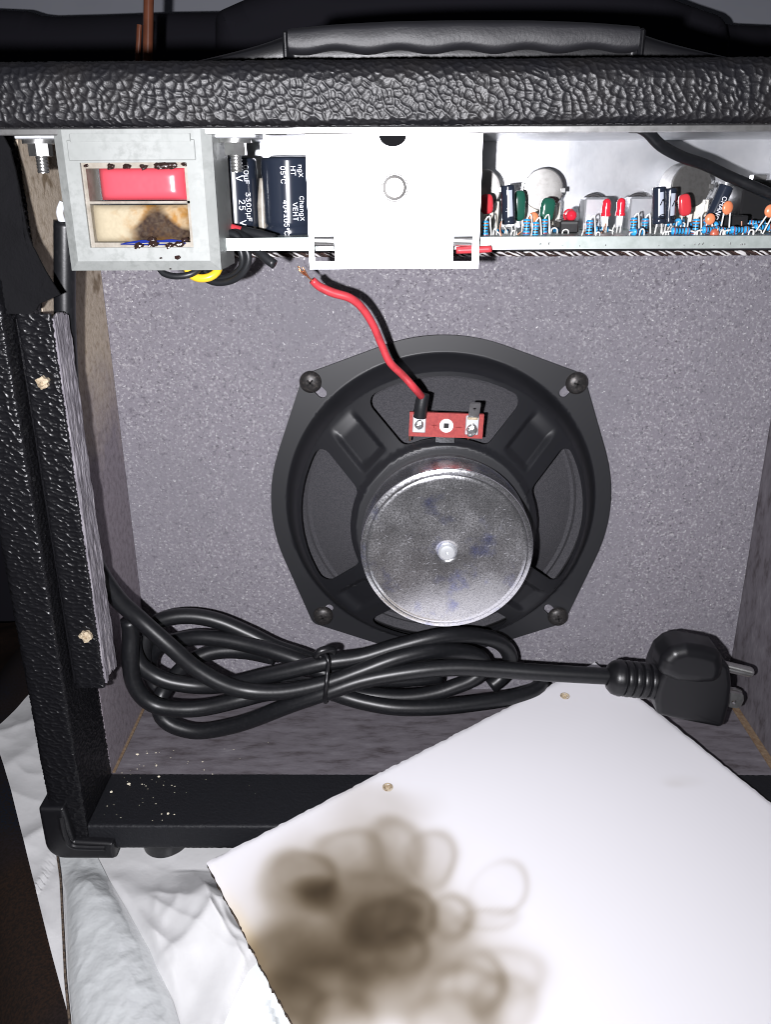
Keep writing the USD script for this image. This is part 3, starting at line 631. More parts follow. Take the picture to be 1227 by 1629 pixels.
def film(u0,v0,u1,v1,Y,w,th_,colr,label=None):
    a,b = atY(u0,v0,Y),atY(u1,v1,Y); d=b-a; L=np.linalg.norm(d); s_=trimesh.creation.icosphere(3,1.0); v=s_.vertices
    v=np.sign(v)*np.abs(v)**.62; ca=d/L; sx=V([ca[2],0,-ca[0]])
    wv=(a+b)/2+v[:,2:3]*ca*L/2+v[:,0:1]*sx*w/2*(1+.12*v[:,2:3]*0)+v[:,1:2]*V([0,1.0,0])*th_/2
    mb=MB().add(trimesh.Trimesh(wv,s_.faces,process=False),True,colr); legs(mb,a[0],a[1],a[2]+.0006,w*.28)
    return mb.build("film_capacitor","glossy",board,label)
def disc(u,v,Y,r,colr=PAL["orange"],tilt=0,slant=0):
    c=atY(u,v,Y); s_=trimesh.creation.icosphere(3,1.0); w=s_.vertices*V([r,.0011,r*1.08])
    w=w@trimesh.transformations.rotation_matrix(math.radians(tilt),[0,0,1])[:3,:3].T; mb=MB().add(trimesh.Trimesh(c+w,s_.faces,process=False),True,colr)
    for k in (-1,1): lead(mb,c+V([k*r*.5,0,-r*.7]),V([c[0]+k*r*.75+slant,c[1],zp-.0002]))
    return mb.build("ceramic_capacitor","paint",board)
def led(u,v,Y,r=.0015,facing=False):
    c=atY(u,v,Y); mb=MB()
    prof=[(0.00001,-.0028),(r*1.15,-.0028),(r*1.15,-.0018),(r,-.0017),(r,.0016),(r*.85,.0024),(r*.5,.0029),(0.00001,.0031)]
    mb.add(lathe(prof,c,(0,-1,0) if facing else (0,0,1),24),35,(.62,.02,.04))
    if not facing:
        mb.add(bx(c[0]-r*.55,c[0]+r*.55,c[1]-r*.5,c[1]+r*.5,c[2]-.0060,c[2]-.0029),False,(.70,.69,.66)); legs(mb,c[0],c[1],c[2]-.006,.0006)
    return mb.build("indicator_lamp","glossy",board)
def pot(u,v,Y,r,depth=.007,yaw=0,back=None):
    c=atY(u,v,Y); d=V([math.sin(math.radians(yaw)),-math.cos(math.radians(yaw)),0]); mb=MB()
    mb.add(lathe([(r,-depth),(r,-.0006),(r*.97,-.0001),(r*.93,0),(r*.55,.00005),(0.00001,.00005)],c,d,48),35)
    sd=V([-d[1],d[0],0]); sd=sd if sd[0]>0 else -sd
    p=mb.build("potentiometer","pot_metal",board)
    t=c+sd*r*.98
    put_=rbx(t[0]-.0009,t[0]+.0009,t[1]-.0003,t[1]+.004,t[2]-.0012,t[2]+.0006,.0002)
    MB().add(put_,False).build("pot_tab","bright_metal",board)
    base=MB().add(bx(c[0]-r*.92,c[0]+r*.92,c[1]+.001,c[1]+.0022,zp,c[2]-r*.62),False,(.70,.66,.58))
    for k in (-.7,0,.7):
        base.add(cyl((c[0]+r*k,c[1]+.0006,zp+.0006),(c[0]+r*k,c[1]+.0009,c[2]-r*.62),.0005,8),True,(.75,.75,.72))
        if k: base.add(lathe([(.0004,.0),(.0006,.0002),(.0008,0)],(c[0]+r*k*1.05,c[1]+.0010,c[2]-r*.74),axd,16),True,(.3,.3,.3))
    base.build("pot_terminal_board","matte",board)
    return p
px2m = lambda px, Y: px*((Y+.28)*math.cos(PITCH)+.01)/F
pot(767,301,.058,px2m(30,.058)); pot(865,302,.058,px2m(31,.058)); pot(1101,296,.054,px2m(33,.054),.010,9)
# small square controls with a dark shaft ring behind
for (u0,u1,v0,v1,Y) in ((927,972,315,377,.050),(998,1041,314,377,.050)):
    a,b=atY(u0,v1,Y),atY(u1,v0,Y)
    MB().add(rbx(a[0],b[0],Y,Y+.009,zp,b[2],.0006),False).build("square_control","chassis_metal",board)
    c=atY(u0+16,v0+16,Y+.012); MB().add(tube([(c[0]+.0046*math.cos(t),c[1],c[2]+.0046*math.sin(t)) for t in np.linspace(0,2*np.pi,40)],.0006,8,sp=False),True,(.05,.048,.05)).build("control_ring","paint",board)
film(775,341,774,309,.040,.0046,.0030,PAL["red"])
electro(810,357,808,295,.034,px2m(10.5,.034),stripe=8)
film(826,352,827,303,.044,.0044,.003,PAL["green"])
film(868,353,874,315,.036,px2m(23,.036),.0034,PAL["green"])
disc(849,347,.034,px2m(8,.034))
blk=atY(890,378,.034); b2=atY(922,351,.034)
MB().add(rbx(blk[0],b2[0],.034,.044,zp,b2[2],.0005),False,PAL["black"]).add(bx(blk[0]+.0006,b2[0]-.0006,.0336,.034,b2[2]-.0012,b2[2]-.0004),False,(.05,.05,.05)).build("jack_socket","paint",board)
led(908,343,.038,.0019,True); led(965,331,.038); led(988,330,.038)
for k,(u,v,Y,kw) in enumerate([(772,365,.026,dict(up=True,length=.0056)),(838,362,.030,dict(up=True,length=.0056)),(852,367,.026,dict(up=True,length=.0056)),(866,362,.032,dict(up=True,length=.0056)),(938,364,.026,dict(up=True,length=.0056)),(1008,360,.028,dict(up=True,length=.0056)),(1026,361,.032,dict(up=True,length=.0056)),(1083,368,.022,dict(rot=0)),(1107,362,.026,dict(up=True,length=.0056)),(1072,355,.034,dict(rot=20)),(1082,353,.036,dict(rot=60)),(1131,366,.022,dict(rot=12)),(1124,361,.030,dict(up=True,length=.0056)),(1177,366,.022,dict(rot=3)),(1214,362,.032,dict(rot=5)),(1140,358,.034,dict(rot=60))]):
    resistor(u,v,Y,**kw)
e1 = electro(1049,356,1049,298,.030,px2m(10.5,.030),stripe=0); e2 = electro(1064,356,1067,300,.032,px2m(9.5,.032),stripe=15)
for e_,ph in ((e1,0),(e2,14)):
    _,a,dd,r,L=e_
    wrap_text("<",.0030,a,dd,r,L,.0035,ph-14,board,material="leather_back"); wrap_text("0",.0022,a,dd,r,L,.0085,ph-12,board,material="leather_back")
film(1091,344,1088,309,.034,px2m(19,.034),.003,PAL["red"])
e3 = electro(1130,355,1156,296,.036,px2m(11.5,.036))
wrap_text("CHANG",.0016,e3[1],e3[2],e3[3],e3[4],.0035,-10,board)
wrap_text("CHANG",.0013,atY(810,357,.034),V([0,0,1.0])*1.0,px2m(10.5,.034),.0135,.003,-48,board)
disc(1130,349,.026,px2m(8,.026)); disc(1158,331,.030,px2m(9.5,.030),tilt=20); disc(1226,336,.026,px2m(9,.026),slant=-.003); disc(1137,372,.020,px2m(7,.020),(.42,.10,.06))
ica,icb=atY(1143,361,.038),atY(1192,343,.038)
ic=MB().add(rbx(ica[0],icb[0],.038,.044,ica[2],icb[2],.0004),False,PAL["black"])
for k in range(5):
    x=ica[0]+.0016+k*(icb[0]-ica[0]-.003)/4; ic.add(bx(x-.0005,x+.0005,.0385,.039,zp,ica[2]),False,(.78,.78,.76))
ic.build("chip","paint",board)
ja,jb=atY(1176,352,.058),atY(1262,287,.058)
MB().add(rbx(ja[0],jb[0],.058,.078,zp,jb[2],.0006),False,PAL["black"]).build("jack_socket","paint",board)
jn=atY(1216,280,.060)
put("jack_nut", rbx(jn[0]-.003,jn[0]+.002,.062,.066,jb[2],jb[2]+.002,.0003), "bright_metal", board)
for u in (788,818,882,900,952,1022,1060,1066,1112,1150,1196,1207):
    rr2=random.Random(u); Y=rr2.uniform(.018,.034); c=atY(u,372,Y); h_=rr2.uniform(.0011,.0022); w_=rr2.uniform(.0006,.0013)
    MB().add(tube([(c[0]-w_,Y,zp-.0002),(c[0]-w_*.85,Y,zp+h_*.7),(c[0],Y+.0002,zp+h_),(c[0]+w_*.85,Y+.0004,zp+h_*.7),(c[0]+w_,Y+.0006,zp-.0002)],.00026,6,.0008),True,PAL["metal"]).build("jumper_wire","paint",board)
rr2=random.Random(77)
for k in range(34):
    u=rr2.choice((rr2.uniform(785,830),rr2.uniform(1060,1225),rr2.uniform(840,1060))); Y=rr2.uniform(.020,.046); a_=atY(u,376,Y); b_=atY(u+rr2.uniform(-9,9),rr2.uniform(352,369),Y+rr2.uniform(-.003,.003))
    MB().add(tube([V([a_[0],Y,zp-.0002]),(a_+b_)/2+V([rr2.uniform(-.0006,.0006),0,0]),b_],.00024,6,.001),True,PAL["metal"] if k%4 else (.45,.22,.14)).build("component_lead","paint",board)
for u,v,Y in ((800,370,.040),(880,366,.042),(956,366,.044),(1015,369,.024),(1092,360,.042),(1160,368,.024),(1205,356,.040)): resistor(u,v,Y,.0056,rot=rr2.uniform(-25,40))
# big filter capacitors behind the transformer's leads
YK=.040
def bigcap(uc,v0,v1,r):
    a=atY(uc,v0,YK); a=V([a[0],YK,zp]); top_=atY(uc,v1,YK)[2]; L=top_-zp; mb=MB()
    mb.add(lathe([(0.00001,0),(r*.95,0),(r,.0006),(r,.0022),(r*.955,.0030),(r,.0040),(r,L-.0012),(r*.97,L-.0004),(r*.90,L)],a,(0,0,1),64),35,PAL["dark"])
    mb.add(lathe([(r*.90,L),(r*.87,L-.0004),(r*.6,L-.0004),(0.00001,L-.0004)],a,(0,0,1),48),35,(.55,.56,.58))
    return mb.build("filter_capacitor","glossy",board),a,V([0,0,1.0]),r,L
k1=bigcap(379,378,252,px2m(35,YK)); k2=bigcap(463,378,251,px2m(41,YK))
# pale polarity band on the first can
t=np.radians(np.linspace(-50,-8,14)); pts=[k1[1]+V([math.sin(q_)*(k1[3]+.0001),-math.cos(q_)*(k1[3]+.0001),h]) for h in (.0045,k1[4]-.0025) for q_ in t]
kk=len(t); put("polarity_band", trimesh.Trimesh(V(pts),[(i,i+1,kk+i+1) for i in range(kk-1)]+[(i,kk+i+1,kk+i) for i in range(kk-1)],process=False), "white_print", board, smooth=True)
mm_=px2m(1,YK)
def mark(k,text,u,v,h,phi=None):
    uc=379 if k is k1 else 463; ph=math.degrees(math.asin(max(-1,min(1,(u-uc)*mm_*.93/k[3])))); top_=atY(uc,v,YK-k[3]*.9)[2]
    wrap_text(text,h,k[1],k[2],k[3],k[4],k[1][2]+k[4]-top_,ph,board)
mark(k1,"3300\u00b5F",401,306,.0019); mark(k1,"25",390,317,.0022); mark(k1,"V",390,350,.0022); mark(k1,"00\u00b5F",400,262,.0019); mark(k1,"V",388,279,.0022); mark(k1,"5",388,259,.0022)
mark(k2,"40+105\u00b0C",458,318,.0017); mark(k2,"05\u00b0C",456,264,.0017); mark(k2,"VEHT",473,322,.0017); mark(k2,"HT",472,264,.0017); mark(k2,"ChangX",484,312,.0016); mark(k2,"ngX",484,262,.0016)
gl=atY(417,356,.036); g2=atY(416,284,.036)
put("glue_bead", tube([(gl[0],.038,zp+.001),(gl[0]+.0002,.038,(gl[2]+g2[2])/2),(g2[0],.038,g2[2])],[.0016,.0018,.0010],12,.001), "clear_glue", board, smooth=True)
# black cable from the flange across the board's right end
put("black_lead", tube([atY(u,v,Y) for u,v,Y in ((1012,200,.014),(1030,210,.015),(1052,232,.018),(1085,250,.022),(1120,262,.026),(1160,281,.028),(1200,298,.028),(1260,325,.028))],.00185,14,.001), "black_rubber", amp, smooth=True)
# red lead behind the shield plate
put("red_lead", tube([atY(u,v,.0105) for u,v in ((726,399),(745,398),(770,397),(782,396))],.0011,12,.001), "red_insulation", amp, smooth=True)

# ---------------------------------------------------------------- power transformer
YT=-.001
tx0,tx1=atY(97,320,YT)[0],atY(343,320,YT)[0]; tz0=atY(230,431,YT)[2]; tz1=ZT-.0006
def tw(u0,v0,u1,v1): a=atY(u0,v1,YT);b=atY(u1,v0,YT); return sbox(a[0],a[2],b[0],b[2])
wa=atY(136,328,YT)[0]; wb=atY(303,328,YT)[0]; wz1=atY(215,259,YT)[2]; wz0=atY(215,394,YT)[2]
be=.0030
def ringm(r0,y0,r1,y1):
    v=[];f=[]
    for (x0,z0,x1,z1),y in ((r0,y0),(r1,y1)): v+=[(x0,y,z0),(x1,y,z0),(x1,y,z1),(x0,y,z1)]
    for i in range(4):
        j=(i+1)%4; f+=[(i,j,4+j),(i,4+j,4+i)]
    return trimesh.Trimesh(V(v),f,process=False)
R0=(tx0,tz0,tx1,tz1); R1=(tx0+be,tz0+be,tx1-be,tz1)
tf_=MB().add(ext(sbox(*R1).difference(sbox(wa,wz0,wb,wz1)),YT-.0004,YT+.0010),False)
bev=ringm(R0,YT+.0013,R1,YT-.0004); bev.fix_normals()
tf_.add(trimesh.Trimesh(bev.vertices,bev.faces if bev.face_normals[0][2]<0 else bev.faces[:,::-1],process=False),False)
tf_.add(ringm(R0,YT+.026,R0,YT+.0013),False)
trafo=tf_.build("power_transformer","zinc_shell",amp)
put("iron_core", bx(tx0+.002,tx1-.002,YT+.012,YT+.030,tz0+.002,tz1-.004), "black_steel", trafo)
a,b=atY(110,258,YT-.0008),atY(309,222,YT-.0008)
put("overlap_sheet", rbx(a[0],b[0],YT-.0009,YT-.0003,a[2]+.0003,b[2],.0002), "zinc_shell", trafo)
put("overlap_sheet", rbx(a[0]+.0012,b[0]-.001,YT-.0014,YT-.0009,a[2]+.0075,b[2]-.0004,.0002), "zinc_shell", trafo)
for s_,xx in ((-1,tx0),(1,tx1)):
    xa,xb=(xx-.0145,xx+.001) if s_<0 else (xx-.001,xx+.0125)
    put("mounting_ear", rbx(xa,xb,.006,.022,ZT-.0028,ZT-.0014,.0003), "sheet_metal", trafo)
for (u,) in ((62,),(374,)):
    bc=atY(u,222,.013); zz=ZT-.0028
    put("mounting_bolt", cyl((bc[0],.013,zz+.001),(bc[0],.013,zz-.0098),.0017,16), "bright_metal", trafo)
    for k in range(9):
        put("thread", lathe([(.0017,-.00030),(.00195,0),(.0017,.00030)],(bc[0],.013,zz-.0052-k*.0005),(0,0,1),14), "bright_metal", trafo) if k%2==0 else None
    put("nut", cyl((bc[0],.013,zz-.0012),(bc[0],.013,zz-.0048),.0037,6), "bright_metal", trafo, smooth=False)
    put("washer", cyl((bc[0],.013,zz),(bc[0],.013,zz-.0012),.0052,28), "bright_metal", trafo)
# windings in the opening
def T(u,v,Y): return atY(u,v,Y)
mid=atY(215,322,YT+.002)[2]
put("bobbin", [bx(wa-.0005,wa+.0012,YT+.0008,YT+.014,wz0,wz1),bx(wa,wb+.001,YT+.0005,YT+.014,mid-.0004,mid+.0003),bx(wa,wb+.001,YT+.0010,YT+.014,wz1-.0016,wz1+.0005),bx(wa,wb+.001,YT+.0012,YT+.014,wz0-.0004,wz0+.0014),bx(wb-.0010,wb+.0006,YT+.0005,YT+.014,wz0,wz1)], "clear_glue", trafo, smooth=False)
def bulge(x0,x1,z0,z1,y,depth,nx=90,nz=36,colfn=None,rough=0,seed=0):
    X,Z=np.meshgrid(np.linspace(x0,x1,nx),np.linspace(z0,z1,nz),indexing="ij"); s=(X-x0)/(x1-x0); t=(Z-z0)/(z1-z0)
    e=1-np.abs(2*s-1)**9; g=1-.35*np.abs(2*t-1)**6
    Y=y+depth*(1-e*g)+rough*(meshkit.fbm(np.stack([X*700,Z*700,0*X+seed],-1),3)-.5)*(s if rough else 0)
    m_=trimesh.Trimesh(np.stack([X,Y,Z],-1).reshape(-1,3),grid_faces(nx,nz),process=False)
    if m_.face_normals[0][1]>0: m_=trimesh.Trimesh(m_.vertices,m_.faces[:,::-1],process=False)
    c=None if colfn is None else colfn(s,t,X,Z).reshape(-1,3)
    return m_,c
ux0=atY(151,295,YT+.002)[0]
pm,_=bulge(ux0,wb-.0008,mid+.0006,wz1-.0014,YT+.0016,.006); put("upper_winding", pm, "pink_tape", trafo, smooth=True)
def burnt(s,t,X,Z):
    n=meshkit.fbm(np.stack([X*380,Z*380,0*X],-1),4,3); n2=meshkit.fbm(np.stack([X*1300,Z*1300,0*X],-1),3,6)
    cream=np.array([.36,.31,.215]); amber=np.array([.27,.135,.032]); dark=np.array([.022,.011,.007])
    am=sm(.28,.66,s+(n-.5)*.35)*(.45+.55*sm(.35,.65,n))
    c=cream+(amber-cream)*am[...,None]
    path=.18+.34*np.exp(-((s-.68)/.16)**2); dk=np.clip(1.95-np.abs(t-path*.9)/(.10+.24*np.exp(-((s-.66)/.17)**2)),0,1)*sm(.34,.52,s)*(.82+.25*n2)
    c=c+(dark-c)*np.clip(dk,0,1)[...,None]
    c=c+(dark-c)*(sm(.955,.995,s)*.8)[...,None]
    return c*(.93+.14*n2[...,None])
lm,lc=bulge(wa-.0003,wb-.0006,wz0+.0016,mid-.0009,YT+.0012,.005,140,70,burnt,.0008,5)
MB().add(lm,True,lc).build("lower_winding","matte",trafo,"cream winding tape scorched brown and black by a burnout")
bt=Polygon([atY(u,v,YT)[[0,2]] for u,v in ((192,389),(206,386),(226,383),(250,384),(272,382),(290,384),(294,388),(280,389),(240,390))]).buffer(.0002); bt=Polygon(bt.exterior.segmentize(.0008))
MB().add(pillow(bt,YT+.0002,YT+.0020,.0002,2),40,(.010,.022,.17)).build("blue_tape","glossy",trafo)
rr=random.Random(12)
for (u,v,r) in ((176,265,.0011),(202,265,.0011),(228,265,.0011),(252,264,.0013),(262,263,.0015),(273,264,.0015),(221,391,.0013),(244,388,.0014),(241,381,.0011),(269,391,.0012),(285,389,.0013),(294,382,.0011),(283,409,.0009),(256,411,.0004),(271,428,.0003),(137,264,.0006),(293,262,.0009)):
    c=T(u,v,YT+(.0000 if v<400 else -.0006)); s_=trimesh.creation.icosphere(2,r); s_.vertices*=V([1.15,.45,.72]); s_.vertices+=(meshkit.fbm(s_.vertices*1500+u,3,1)-.5)[:,None]*r*1.1; s_.apply_translation(c)
    MB().add(s_,True,(.022,.012,.010)).build("char_drip","glossy",trafo)
# transformer leads
def leadwire(name, pts, r, mat_, lab=None): return put(name, tube([atY(*p) for p in pts], r, 12, .001), mat_, trafo, smooth=True, label=lab)
leadwire("lead",[(355,358,.026),(370,363,.024),(388,368,.022)],.0013,"red_insulation")
leadwire("lead_sleeve",[(386,367,.022),(410,373,.020),(438,381,.018)],[.0015,.0017,.0017],"black_vinyl")
leadwire("lead",[(352,366,.028),(372,368,.024),(392,380,.019),(410,398,.015),(424,412,.013),(437,421,.012)],.0016,"black_vinyl")
leadwire("lead",[(350,370,.020),(374,374,.018),(390,394,.017),(396,412,.017),(388,432,.018),(370,446,.020),(345,450,.022),(325,442,.024),(312,428,.026)],.0012,"black_vinyl")
leadwire("lead",[(350,372,.022),(372,384,.020),(384,402,.019),(384,424,.020),(368,439,.022),(346,444,.024),(330,436,.026),(322,424,.027)],.0011,"black_vinyl")
leadwire("lead",[(296,424,.020),(304,437,.019),(318,443,.018),(334,441,.018),(345,433,.019),(350,422,.022)],.0014,"yellow_lead" if "yellow_lead" in LOOKS else "paint") if False else None
mat("yellow_insulation",(.80,.50,.03),.35)
leadwire("lead",[(296,422,.020),(304,437,.019),(318,443,.018),(334,441,.018),(345,433,.019),(350,420,.022)],.0014,"yellow_insulation")
leadwire("lead",[(252,424,.018),(260,435,.017),(280,440,.016),(302,437,.016),(318,428,.018),(326,420,.022)],.0011,"black_vinyl")
leadwire("ground_lead",[(100,322,.026),(95,338,.026),(100,356,.028)],.0012,"white_print","white and green earth lead at the cord's stripped end")

# ---------------------------------------------------------------- power cord
cord = thing("power_cord", "thick black mains cord coiled and tied inside the amplifier, ending in a moulded plug", "power cord")
CR=.0038
def strand(pts, r=CR): return tube([atY(u,v,Y) for u,v,Y in pts], r, 18, .002)
s1=[(103,352,.030),(103,400,.030),(103,460,.030),(104,520,.030),(111,640,.032),(124,780,.036),(147,885,.041),(182,946,.044),(220,983,.047),(273,1030,.046),(310,1062,.046),(353,1087,.046),(397,1099,.047),(452,1100,.047),(517,1087,.048),(572,1068,.050),(630,1047,.053),(682,1036,.057),(730,1036,.063),(762,1045,.068),(770,1062,.070),(752,1080,.068),(724,1092,.066),(690,1103,.064),(645,1109,.062),(590,1106,.061),(545,1100,.062),(500,1092,.066),(450,1083,.072)]
s2=[(212,1012,.060),(212,1032,.058),(222,1056,.056),(245,1074,.056),(273,1085,.056),(319,1091,.057),(366,1088,.056),(409,1078,.054),(455,1068,.053),(517,1054,.053),(572,1046,.055),(630,1029,.058),(695,1013,.061),(748,1010,.066),(787,1018,.072),(806,1032,.076),(812,1052,.078),(800,1075,.078),(780,1092,.076)]
s3=[(437,1045,.068),(390,1036,.072),(345,1036,.072),(310,1048,.070),(285,1068,.068),(262,1096,.066),(253,1118,.062),(258,1140,.056),(278,1155,.054),(313,1163,.053),(353,1158,.052),(397,1146,.050),(459,1122,.047),(517,1102,.046),(581,1081,.048),(663,1067,.050),(728,1062,.052),(793,1065,.053),(850,1069,.053),(900,1072,.053),(975,1076,.053)]
s4=[(205,985,.052),(208,1010,.052),(207,1045,.050),(211,1080,.050),(225,1106,.050),(250,1123,.050),(290,1128,.050),(329,1125,.051),(381,1113,.052),(421,1103,.054),(470,1097,.056),(517,1098,.058),(548,1108,.058),(581,1117,.057),(630,1125,.056),(695,1125,.058),(761,1118,.062),(810,1110,.066),(850,1098,.072),(862,1086,.078)]
s5=[(230,1072,.066),(228,1040,.068),(233,1012,.070),(245,993,.072),(268,983,.073),(304,980,.074),(347,988,.074),(397,1009,.073),(437,1029,.071),(477,1043,.068),(517,1058,.066),(560,1062,.067),(610,1056,.070),(660,1048,.074),(700,1046,.078)]
s6=[(248,1098,.072),(240,1070,.074),(238,1048,.074),(252,1028,.073),(280,1019,.072),(313,1014,.071),(353,1017,.070),(397,1026,.068),(437,1037,.065),(480,1052,.062),(517,1070,.060),(580,1078,.062),(640,1080,.066),(700,1076,.072)]
cabm=MB()
for s_ in (s1,s2,s3,s4,s5,s6): cabm.add(strand(s_),True)
cabm.build("cable","black_rubber",cord)
# tie around the bundle
tp=[(509,1046,.046),(517,1038,.052),(524,1040,.058),(526,1070,.062),(523,1105,.060),(519,1116,.050),(517,1112,.0425),(519,1090,.0405),(521,1068,.0435),(522,1050,.0445),(515,1040,.047),(505,1038,.050),(500,1044,.055)]
put("cable_tie", tube([atY(*p) for p in tp],.0010,10,.001), "black_plastic", cord, smooth=True)
tp2=[atY(*p) for p in ((502,1046,.046),(508,1037,.046),(520,1033,.047),(530,1033,.049),(532,1038,.052))]
put("tie_tail", tube(tp2,[.0014,.0018,.0018,.0016,.0010],10,.001), "black_plastic", cord, smooth=True)
# plug
YP=.052
def P(u,v,Y=YP): return atY(u,v,Y)
ribs=[]; a,b=P(966,1076),P(1042,1084); L=np.linalg.norm(b-a)
prof=[(.0040,0),(.0058,.0006),(.0075,.0024),(.0080,.0040)]
h=.0046
while h<L-.002: prof+=[(.0080,h),(.0083,h+.0006),(.0083,h+.0016),(.0074,h+.0020),(.0074,h+.0027),(.0082,h+.0030)]; h+=.0036
prof+=[(.0082,L),(0.00001,L)]
put("strain_relief", lathe(prof,a,b-a,36), "black_plastic", cord, smooth=35)
ol=[(1036,1083),(1042,1062),(1052,1040),(1068,1027),(1090,1024),(1118,1029),(1142,1034),(1150,1045),(1153,1070),(1150,1100),(1141,1136),(1132,1138),(1090,1130),(1056,1123),(1037,1118),(1034,1100)]
pp=Polygon([P(u,v)[[0,2]] for u,v in ol]).buffer(-.0026).buffer(.0026,12); pp=Polygon(pp.exterior.segmentize(.0012))
plug=put("plug", pillow(pp,YP-.010,YP+.012,.0024,5), "black_plastic", cord, smooth=50)
dd_=[(1046,1070),(1052,1046),(1068,1030),(1092,1024),(1120,1028),(1146,1036),(1152,1056),(1146,1084),(1110,1086),(1075,1082)]
d2=Polygon([P(u,v,YP-.012)[[0,2]] for u,v in dd_]).buffer(-.0052).buffer(.0052,12); d2=Polygon(d2.exterior.segmentize(.001))
put("plug_crown", pillow(d2,YP-.0150,YP-.002,.0050,8), "black_plastic", cord, smooth=50)
put("ground_pin", lathe([(.0024,0),(.0024,.0135),(.0021,.0148),(.0012,.0156),(0.00001,.0158)],P(1146,1058,YP-.004),P(1190,1068,YP-.004)-P(1146,1058,YP-.004),20), "bright_metal", cord)
bl_=Polygon([P(u,v,YP)[[0,2]] for u,v in ((1140,1096),(1172,1101),(1182,1104),(1183,1112),(1178,1122),(1172,1125),(1136,1119))]).difference(Point(*P(1167,1115,YP)[[0,2]]).buffer(.0011))
put("blade", ext(bl_,YP-.0008,YP+.0008), "bright_metal", cord, smooth=False)
bl2=Polygon([P(u,v,YP+.0127)[[0,2]] for u,v in ((1140,1090),(1172,1095),(1180,1098),(1181,1106),(1176,1115),(1136,1112))])
put("blade", ext(bl2,YP+.0119,YP+.0135), "bright_metal", cord, smooth=False)

# ---------------------------------------------------------------- white back panel with its soot
PB,PCX=.19438809,-.00102709
P0=atY(947,1052,.09227); PN=V([-PCX,-PB,1.0]); PN/=np.linalg.norm(PN)
def pan(u,v):
    d=FW+RT*(u-613.5)/F-UP*(v-814.5)/F; return CAM+d*((P0-CAM)@PN)/(d@PN)
E1=pan(328,1370)-P0; LW=np.linalg.norm(E1); E1/=LW
E2=np.cross(PN,E1); E2=E2 if (pan(1227,1275)-P0)@E2>0 else -E2
E2/=np.linalg.norm(E2)
LH=.255
def lo_(u,v): q_=pan(u,v)-P0; return V([q_@E1,q_@E2])
panel=thing("back_panel","white hardboard back panel with a dark soot cloud, propped on the cabinet's edge","panel")
res=.0011; na,nb=int(LW/res),int(LH/res); aa,bb=np.meshgrid(np.linspace(0,LW,na),np.linspace(0,LH,nb),indexing="ij")
rgn=np.random.default_rng(2)
# ragged sawn edges
def rag(t,seed,amp_=.0011): return (meshkit.fbm(np.stack([t*420,0*t+seed,0*t],-1),4,seed)-.5)*amp_
A2=aa+np.where(aa<.0006,rag(bb,1,.0010),0)+np.where(aa>LW-.0006,rag(bb,2,.0011),0); B2=bb+np.where(bb<.0006,rag(aa,3,.0010),0)
Z2=-.0006*sm(.0016,0,np.minimum(np.minimum(aa,LW-aa),bb))
dens=np.zeros_like(aa)
mp_=np.linalg.norm(pan(620,1450)-pan(621,1450))
ca_,sa_=math.cos(.5),math.sin(.5); ra_,rb_=(aa*ca_-bb*sa_),(aa*sa_+bb*ca_)
wx=(meshkit.fbm(np.stack([ra_*34,rb_*34,0*aa],-1),2,1)-.5)*.009; wy=(meshkit.fbm(np.stack([ra_*34,rb_*34,0*aa+5],-1),2,2)-.5)*.009
def lobe(u,v,ru,rv,fill,rim,wid=.26,soft=.34,ang_=None):
    global dens
    c=lo_(u,v); du=lo_(u+ru,v)-c; dv=lo_(u,v+rv)-c; M=np.linalg.inv(np.stack([du,dv],1))
    q0=M[0,0]*(aa+wx-c[0])+M[0,1]*(bb+wy-c[1]); q1=M[1,0]*(aa+wx-c[0])+M[1,1]*(bb+wy-c[1]); r=np.hypot(q0,q1)
    rr_=rim*np.exp(-((r-.9)/(wid*1.25))**2)
    if ang_ is not None: rr_=rr_*(.25+.75*sm(-.6,.7,q0*math.cos(ang_)+q1*math.sin(ang_)))
    dens=dens+fill*sm(1+soft,1-soft,r)+rr_
UPA=-math.pi/2
lobe(468,1405,58,52,.42,.10); lobe(500,1430,32,24,.95,0,.3,.7); lobe(482,1395,48,44,.16,.38,.16,.5,0.0)
lobe(599,1289,62,36,.22,.05,.3,.6); lobe(660,1275,40,22,.07,0,.3,.6)
lobe(632,1348,46,46,.30,.27,.20,.4,-.8); lobe(690,1358,40,46,.20,.28,.14,.4,-.3); lobe(560,1360,52,38,.18,.22,.16,.4,UPA)
lobe(590,1440,88,56,.42,.20,.16,.5,UPA); lobe(616,1468,58,44,.36,.28,.18,.5,UPA); lobe(655,1455,48,50,.22,.40,.16,.4,-.5); lobe(628,1505,86,60,.34,.12,.3,.6); lobe(585,1520,46,40,.40,0,.3,.8); lobe(645,1515,40,40,.10,.38,.2,.4,-.6)
lobe(726,1452,36,46,.14,.42,.17,.4,-.2); lobe(700,1490,60,60,.16,.12,.2,.5)
lobe(797,1410,46,46,.03,.22,.11,.4,.1); lobe(780,1460,40,20,.08,.1,.2,.6)
lobe(455,1530,70,56,.55,.25,.2,.5,UPA); lobe(500,1470,72,56,.38,.10,.3,.6); lobe(465,1590,60,52,.42,.25,.2,.5,-.6); lobe(520,1570,70,56,.38,.2,.2,.5,-.4); lobe(540,1625,56,56,.20,.3,.18,.5,UPA); lobe(450,1640,60,50,.5,.1)
lobe(612,1575,64,40,.30,.12,.3,.6); lobe(745,1590,62,56,.20,.30,.18,.5,UPA); lobe(765,1565,40,56,.02,.42,.18,.4,0.2); lobe(800,1555,62,50,.10,.16,.16,.5,-.5); lobe(800,1600,48,48,.16,.14,.2,.5); lobe(720,1630,70,50,.25,.2,.2,.5)
lobe(1090,1245,26,10,.05,0,.3,.7); lobe(1080,1250,14,6,.05,0,.3,.7)
dens*=.70
